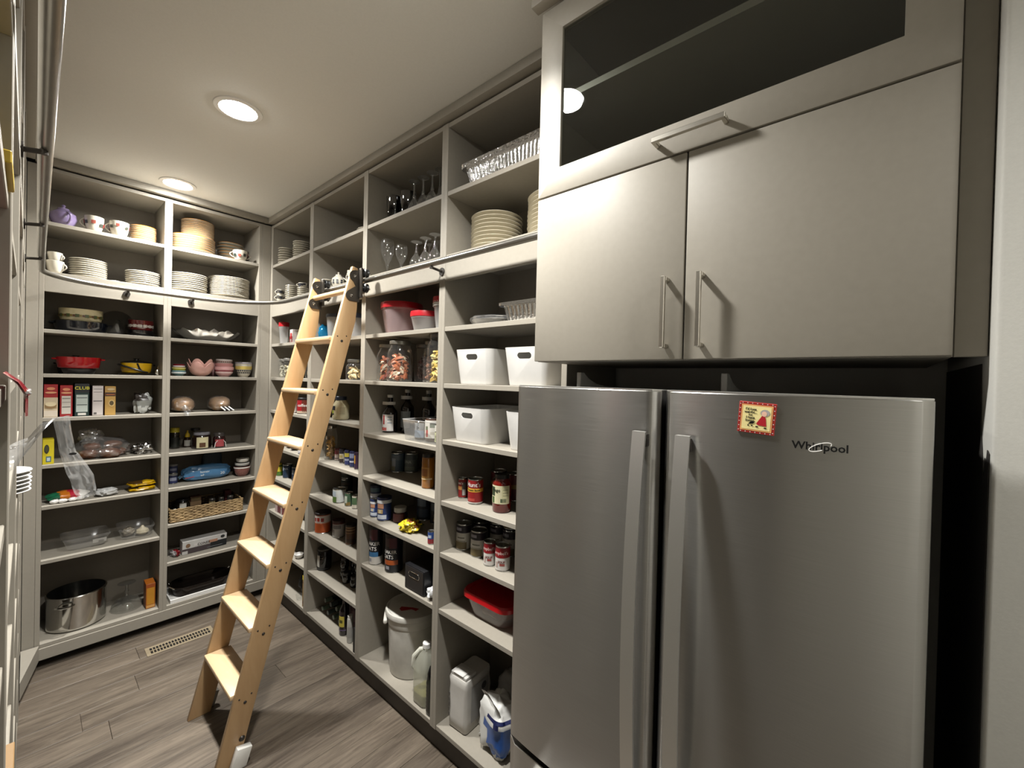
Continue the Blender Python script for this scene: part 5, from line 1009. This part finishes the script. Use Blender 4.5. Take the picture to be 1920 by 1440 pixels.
# --- e
carton('pink and white tea box on the far corner shelf', 1.235,3.26,E_,.13,.07,.06,-PI/2,'8a4a4a',((.0,.35,.0,1,'c4aeaa'),(.35,.8,.1,.9,'6d3236'),(.8,1,.0,1,'b9a5a0')),name='tea_box')
t = can('large orange drink can with tomatoes on a white band', 1.255,2.68,0.648,0.047,0.126, 'b5501c', ((.55,.92,'cfc6bf'),(.60,.80,'9c2a24',.22,-.6),(.62,.82,'a8301f',.2,-.05),(.6,.8,'9c2a24',.2,.5),(.5,.54,'d9a08a')), lid='221b1a')
can('white and grey labelled can in the middle of the shelf', 1.286,2.53,0.648,0.037,0.102, 'bdbab5', ((.1,.5,'8a8580',.3,-.5),(.55,.8,'7d7a7c',.9),(.85,.98,'5a2420')), lid='3a1f1c')
can('brown can with tan stripes by the divider', 1.276,2.363,0.648,0.029,0.117, '5a3a22', ((.9,.97,'a98a62'),(.75,.82,'a98a62'),(.6,.66,'8a6a48'),(.1,.3,'3d2818')), lid='241a14')
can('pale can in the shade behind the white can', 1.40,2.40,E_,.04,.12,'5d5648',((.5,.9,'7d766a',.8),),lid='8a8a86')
can('slim tan tube against the divider', 1.225,2.142,E_,.02,.10,'8d826a',((.2,.9,'6a5f4a'),),lid='77705f',name='slim_tube')
def oats(lbl,x,y,z,r,h,strip,foot,aoff):
    a = toward(x,y,.55)+aoff
    return can(lbl,x,y,z,r,h,'15161f',((.66,.95,'55202c',.45,.55),(.70,.93,'4a3238',.38,-.25),(.20,.33,strip,1.15),(.0,.20,foot,PI),(.07,.16,'8f9096',.25,-.1)),(('QUAKER',.55,.125,'e6e2dc',-.1),('OATS',.42,.135,'e6e2dc',-.1)),'1a1a22',a,name='oats_canister',cat='canister')
oats('tall oats canister with a blue strip and white foot at the left', 1.241,2.026,0.648,0.035,0.205, '3a6f9c','cfcac2',-.35)
carton('grey cardboard box standing between the two oats canisters', 1.385,1.915,E_,.05,.10,.205,-PI/2,'8a8078',((.0,1,.0,1,'938a80'),),name='grey_box')
oats('tall oats canister with an orange strip and dark foot at the front', 1.261,1.885,0.648,0.045,0.194, 'a8501f','1d1d22',-.25)
t = thing('organizer_box','black office organizer box with a metal handle slot','box',(1.315,1.617,E_)); 
obj('box_body', bev(box(-.12,-.075,0,.12,.075,.115),.003,2), mat('17171a',.35,name='black_organizer'), t); obj('front_panel', bev(box(-.1225,-.070,.004,-.1202,.070,.111),.001,1), mat('2b2b2e',.3,.3), t)
obj('handle_slot', (lambda q: ([(-.1232,a,b+.078) for a,b in q],[tuple(range(len(q)))]))([(cx+.011*math.cos(a0+PI*i/8),.011*math.sin(a0+PI*i/8)) for cx,a0 in ((.028,-PI/2),(-.028,PI/2)) for i in range(9)]), mat('060606',.6), t, smooth=False)
obj('slot_rim', tube([(-.1235,cx+.0125*math.cos(a0+PI*i/8),.078+.0125*math.sin(a0+PI*i/8)) for cx,a0 in ((.028,-PI/2),(-.028,PI/2)) for i in range(9)],.0014,6,True), STEEL, t)
bag('blue and white plastic bag slumped at the shelf edge by the divider', 1.262,1.501,E_,.064,.030,.028,0, mat('e3e3e2',.3,bump=.4,scale=18,name='white_blue_bag'),67,.35,2.,.8,name='plastic_bag',patches=(('2f86c4',lambda u,v,w: w > .42 and v < .35 and u > -.35),))
# e bay4
t = boxtub('rectangular clear container with a bright red lid on the low shelf', 1.335,1.20,E_,.26,.21,.105,PI/2-.0, clear('clear_food_plastic',(.93,.92,.91),.22,(.7,.66,.63),1.45,.1), 'c0141c',.018,rr=.05)
obj('filling', xf(blob(.09,.07,.02,71,.2),(0,0,.003)), mat('8a7a6a',.7,var=.3), t)
t = boxtub('second red lidded clear container cut off by the refrigerator', 1.32,.945,E_,.20,.17,.105,PI/2, clear('clear_food_plastic',(.93,.92,.91),.22,(.7,.66,.63),1.45,.1), 'c0141c',.018,rr=.05)
# --- f
bag('red and green produce bag on the low corner shelf behind the ladder', 1.31,2.88,G_,.036,.040,.046,0, mat('4a5a3a',.5,var=.4,bump=.4),73,.35,2.6,.9,patches=(('8a2a20',lambda u,v,w: w > .55 and u < 0),('d6d2cc',lambda u,v,w: w < .3 and u < .2)))
cup('small white dish in front of the produce bag behind the ladder', 1.225,2.955,G_,.03,.03,1.,WHITE,handles=0,name='dish',cat='dish')
t = bottle('dark supplement jar with a pale label and grey lid', 1.272,2.683,0.402,0.044,0.135, '141517','55534f',bands=((.18,.72,'c4c1b8',.45,-.6),(.05,.12,'3a3a3a',1.2)),sh=.88,nk=.9,neck=.9,caph=.08,name='supplement_jar')
kk = 0
for i,(a,b) in enumerate(((1.30,2.47),(1.28,2.405),(1.35,2.44),(1.33,2.36),(1.285,2.32),(1.385,2.39))):
    for k in range(2 if i in (0,2,3,5) else 1):
        squat('small black spice jar of the dark cluster, %s' % ['far left lower','far left upper','front left','rear left lower','rear left upper','middle lower','middle upper','front right','rear right lower','rear right upper'][kk], a,b,G_+.066*k,.026,.064,'141312','2b2a2a','7d7b76' if k == 0 and i in (0,1) else None,(.15,.8),.3,name='spice_jar',cap=.25); kk += 1
bag('deep blue plastic packet by the divider on the low shelf', 1.25,2.155,G_,.03,.03,.03,.0, mat('232a7a',.35,bump=.4),79,.3,2.4,.8,name='packet',cat='packet')
# --- bottom
carton('yellow and brown snack box on the bottom shelf by the divider', 1.222,2.80,BOT,.035,.06,.205,-PI/2,'8a6a2c',((.0,1,.86,1,'d8c22c'),(.1,.9,.1,.8,'6a4424'),(.15,.6,.2,.75,'9a7a3c')),name='snack_box')
bag('dark round sack in the shaded bottom corner behind the ladder', 1.32,2.97,BOT,.08,.07,.07,0, mat('141316',.5,bump=.3),83,.2,2,.9,name='sack')
cup('small clear glass dish in front on the bottom corner shelf', 1.215,2.92,BOT,.022,.035,0,GLASS,handles=0,name='dish',cat='dish')
kk = 0
for lv,(n_,z0) in enumerate(((4,.0),(3,.0645))):
    for i in range(n_):
        yb_ = 2.63-.073*i-.036*lv; prof = [(0,0),(.033,0),(.036,.004),(.036,.15),(.013,.21),(.012,.265),(.0,.266)]
        t = thing('wine_bottle','green wine bottle lying on its side, %s row, %s from the left' % (['bottom','upper'][lv],['first','second','third','fourth'][i]),'bottle',(1.505,yb_,BOT+.0365+z0)); t.rotation_euler = (0,-PI/2,0)
        obj('bottle_body', lathe(prof,24), mat('1c2a22',.08,coat=.6,name='green_bottle_glass'), t); obj('foil_cap', lathe([(.0135,.225),(.0135,.266),(.0,.267)],16), p(['5a6a5c','3f4a48'][i%2],.4), t)
bottle('dark bottle with a rose pink label on the bottom shelf', 1.30,2.33,BOT,.034,.215,'2a1416','6a4a50',bands=((.1,.8,'6d4a50',1.2),(.3,.6,'8a6a6c',.5)),sh=.8,nk=.88,neck=.6)
bottle('dark bottle with a round yellow label on the bottom shelf', 1.234,2.339,0.135,0.028,0.221, '1a1018','2a1a20',bands=((.24,.52,'c2b24a',.75,-.2),(.34,.42,'3a3a1c',.4,-.2),(.14,.17,'6a5a7a',.9)),sh=.62,nk=.78,neck=.4)
bottle('white slim bottle with a pale cap on the bottom shelf', 1.218,2.24,0.135,0.017,0.154, 'b9b7b0','d6d4ce',bands=((.2,.6,'a3a09a',1.2),),sh=.84,nk=.9,neck=.7,caph=.12,rough=.4,name='slim_bottle')
carton('flat black box against the divider on the bottom shelf', 1.235,2.135,BOT,.022,.10,.135,-PI/2,'141414',name='black_box')
# bucket
t = thing('storage_bucket','big white food bucket with a grey lid on the bottom shelf','bucket',(1.345,1.82,BOT)); r,h = .133,.325
obj('bucket_body', lathe([(0,.002),(r*.86,.002),(r*.88,.008),(r*.96,h*.78),(r*.975,h*.78),(r*1.0,h*.8),(r*1.0,h*.9),(r*.98,h*.91),(r*.98,h*.95),(0,h*.95)],48), mat('dcd9d0',.4,name='white_bucket_plastic'), t)
obj('lid', lathe([(r*1.0,h*.915),(r*1.07,h*.92),(r*1.085,h*.96),(r*1.06,h*.995),(r*1.0,h),(r*.95,h*.985),(0,h*.98)],48), mat('d6d3ca',.4,name='bucket_lid_plastic'), t)
obj('grip', xf(bev(box(r*.98,-.055,h*.80,r*1.13,.055,h*.875),.008,3),rz=PI*.80), mat('e0ddd4',.4), t)
obj('red_sticker', ([(-.075,.02,h*.9855),(-.055,.03,h*.9855),(-.02,-.02,h*.9855),(-.005,-.055,h*.9855),(-.03,-.06,h*.9855),(-.035,-.03,h*.9855),(-.055,-.02,h*.9855),(-.08,-.005,h*.9855)],[tuple(range(8))]), p('b01f24',.4), t, smooth=False)
t = thing('milk_jug','clear plastic jug with a moulded handle beside the white bucket','jug',(1.245,1.575,BOT),0); JM = clear('cloudy_jug_plastic',(.95,.95,.90),.38,(.72,.72,.62),1.45,.12)
Rr = lambda k,zz: [(a*k,b*k,zz) for a,b in rrect(.10,.10,.025,6)]
obj('jug_body', loft([Rr(.9,0),Rr(.98,.006),Rr(1,.03),Rr(1,.15),Rr(.9,.185),Rr(.55,.225),Rr(.36,.238),Rr(.34,.255)],True,True), JM, t)
obj('handle', xf(tube([(.04,0,.13),(.062,0,.16),(.058,0,.205),(.03,0,.238),(.015,0,.242)],[.011,.012,.012,.011,.009],10),rz=PI*.72), mat('d3d2c4',.35), t); obj('jug_cap', lathe([(.02,.25),(.02,.27),(.018,.272),(0,.272)],20), WHITE, t)
obj('oil_residue', loft([Rr(.88,.003),Rr(.93,.008),Rr(.95,.05),Rr(.95,.052)],True,True), mat('9a9460',.3,coat=.3), t)
t = thing('oil_jug','black ribbed oil jug against the divider on the bottom shelf','jug',(1.232,1.49,BOT),0); Rr2 = lambda k,zz: [(a*k,b*k,zz) for a,b in rrect(.088,.046,.015,5)]
obj('jug_body', loft([Rr2(.95,0)]+[Rr2(1 if i%2 else .965,.012+.0085*i) for i in range(17)]+[Rr2(.85,.175),Rr2(.5,.20),Rr2(.42,.215)],True,True), mat('1d201a',.3,coat=.3), t)
obj('handle', tube([(.01,0,.205),(-.03,0,.215),(-.04,0,.19),(-.038,0,.165)],.006,8), BLACK, t); obj('jug_cap', lathe([(.014,.213),(.014,.235),(0,.236)],18), BLACK, t)
# flour and sugar bags
t = thing('flour_bag','white paper flour bag with a folded top by the divider','bag',(1.305,1.34,BOT),-PI/2+.06); n_ = 10
def fb(k,zz,sd,dx=0): return [(a*k+.003*noise.noise(Vector((a*30,b*30,zz*20+sd))),b*k+.004*noise.noise(Vector((a*40,b*40,zz*25+sd+9)))+dx,zz) for a,b in rrect(.105,.165,.016,6)]
obj('bag_body', loft([fb(.93,0,1),fb(.99,.006,1),fb(1.02,.05,2),fb(.99,.09,3),fb(1.03,.14,4),fb(1.0,.19,5),fb(1.02,.215,6),fb(.96,.226,7)],True,True), mat('cfcbc4',.6,var=.05,bump=.3,scale=18,name='white_flour_paper'), t, ang=50)
obj('folded_top', bev(box(-.045,-.075,.226,.045,-.010,.240),.003,2), mat('d9d6d0',.6), t); obj('folded_top', bev(box(-.03,-.078,.240,.03,-.03,.245),.002,1), mat('dedbd6',.6), t)
obj('side_print', ([(.0555,-.05,.04),(.0555,.06,.04),(.0555,.06,.19),(.0555,-.05,.19)],[(0,1,2,3)]), p('a9a7a4',.6), t, smooth=False)
vv,ff = disc(.016,.016,0,0); obj('side_print', ([(.0562,a+.03,b+.165) for a,b,_ in vv],ff), p('4a4a4c'), t, smooth=False)
for k in range(5): obj('stitch_mark', box(-.0452,-.0865,.05+.022*k,-.0405,-.0845,.064+.022*k), p('55524e'), t, smooth=False)
t = bag('white sugar bag with a blue panel leaning against the flour bag', 1.285,1.145,BOT,.085,.06,.105,-PI/2-.25, mat('dcdbd6',.5,bump=.3,scale=12,name='white_sugar_bag'),89,.2,2.,.6,name='sugar_bag',patches=(('1c57a8',lambda u,v,w: .08 < w < .62 and v < .1 and u > -.1-.5*(w-.3)),('1a2350',lambda u,v,w: .72 < w < .80 and v < .2 and u > -.1)))
obj('torn_flap', grid([[(-.06+.02*i,-.03-.01*j+.004*math.sin(i),.20+.018*j-.012*(i-3)**2*.1) for i in range(7)] for j in range(3)]), mat('e3e2de',.5), t)
obj('torn_flap', grid([[(-.07-.012*j,-.04+.012*i,.03-.009*j+.003*math.sin(i*2)) for i in range(5)] for j in range(3)]), mat('e3e2de',.5), t)
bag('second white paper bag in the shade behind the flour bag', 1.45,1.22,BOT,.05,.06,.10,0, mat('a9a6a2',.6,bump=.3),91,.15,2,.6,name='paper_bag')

# ============================================================ LEFT SHELVES (seen edge on)
t = thing('snack_bag','clear bag of snacks with a long film end hanging into the aisle','bag',(-.02,1.0,1.45+.001))
def at(pt): return (pt[0]+.02,pt[1]-1.0,pt[2]-1.451)
rowsA = [((0.026,1,1.573),(0.045,1,1.577)),((0.03,1,1.547),(0.048,1,1.546)),((0.034,0.995,1.517),(0.053,1,1.516)),((0.042,0.99,1.482),(0.064,1,1.497)),((0.047,0.985,1.468),(0.074,1,1.476)),((0.05,0.98,1.451),(0.077,0.995,1.453)),((0.057,0.98,1.44),(0.074,0.99,1.442))]
rowsB = [((0.026,1,1.573),(0.045,1,1.577)),((0.014,0.97,1.554),(0.016,1.02,1.564)),((-0.001,0.95,1.527),(0,1.02,1.54)),((-0.013,0.95,1.505),(-0.015,1,1.537)),((-0.026,0.95,1.488),(-0.027,0.98,1.536))]
def strip(rows,n,sd,amp=.004):
    out = []
    for k in range(len(rows)-1):
        for q in range(4):
            f_ = q/4; a = Vector(at(rows[k][0])).lerp(Vector(at(rows[k+1][0])),f_); b = Vector(at(rows[k][1])).lerp(Vector(at(rows[k+1][1])),f_)
            out.append([tuple(a.lerp(b,i/n)+Vector((0,amp*3*noise.noise(Vector((i*.9,k+f_,sd))),amp*noise.noise(Vector((i*.7,(k+f_)*1.3,sd+5)))))) for i in range(n+1)])
    out.append([tuple(Vector(at(rows[-1][0])).lerp(Vector(at(rows[-1][1])),i/n)) for i in range(n+1)]); return out
obj('film_end', grid(strip(rowsA,8,3)), STRIPF, t); obj('film_end', grid(strip(rowsB,8,7)), STRIPF, t)
obj('dark_tab', xf(([(a,0,b) for a,b,_ in disc(.0045,.002,0,0)[0]],disc(.0045,.002,0,0)[1]),at((0.048,0.98,1.516))), BLACK, t)
obj('bag_body', xf(blob(.12,.14,.075,95,.15,2.4,.8),(-.18,.22,.0)), FILM, t); obj('filling', xf(blob(.10,.11,.05,96,.2,3,.8),(-.17,.22,.002)), mat('5a4030',.6,var=.4,scale=30), t)
t = bag('glossy red snack bag drooping over the edge of the nearest left shelf', -.11,.765,J_,.080,.060,.020,0, mat('a3182c',.2,bump=.3,coat=.5,name='glossy_red_bag'),97,.12,2.,.7)
fl_r = [[(.11-.018+.016*min(1,j/1.5)+.002*math.sin(i*1.3),-.06+.0145*i,.016-.0115*j+.002*math.sin(i*.9+j)) for i in range(10)] for j in range(5)]
obj('drooping_end', grid(fl_r), mat('a3182c',.2,bump=.3,coat=.5,name='glossy_red_bag'), t); obj('sealed_seam', tube([(q[0]+.0012,q[1],q[2]) for q in fl_r[2]],.0016,6), mat('d9d4d2',.2,coat=.5), t)
bag('pale paper bag near the ceiling end of the left shelving', -.108,1.15,A_,.092,.14,.10,0, mat('9a948a',.5,bump=.4),99,.2,2,.75)
carton('flat yellow carton at the edge of the nearest left bay', -.114,.783,L_,.12,.20,.014,PI/2,'c9a81c',name='yellow_carton')
stack('small white plate, %s of the low stack jutting from the left shelf', -.075,1.99,1.265,.085,.075, 6, m=WHITE, group='white plates on the left shelf', seed=21)
bag('white and red crumpled packet in the upper left shelves', -.13,1.75,L_,.09,.10,.09,0, mat('cfc8c2',.5,bump=.4),101,.25,2.4,.8,name='packet',cat='packet',patches=(('a82a30',lambda u,v,w: w > .4 and u > .3),))
bag('clear bag of white cartons low on the left shelving', -.13,1.30,.136,.060,.060,.055,0, FILM,103,.2,2.4,.8,patches=(('d6d2cb',lambda u,v,w: w < .5),))
carton('open brown cardboard box on a middle left shelf', -.106,1.13,.905,.19,.16,.045,0,'9a7a52',((.1,.9,.1,.9,'a5855c'),),name='cardboard_box')
carton('tall white carton on the low left shelf', -.14,1.75,.32,.16,.2,.14,0,'d9d6d0',((.1,.9,.2,.8,'c4c0b8'),),name='white_carton')
# a hair of clearance under everything that stands on a shelf
for o in list(COL.objects):
    if o.parent is None and 'category' in o and o.get('category') not in ('shelving','rail','ladder','cabinet','refrigerator','lamp','vent','magnet'): o.location.z += .0008
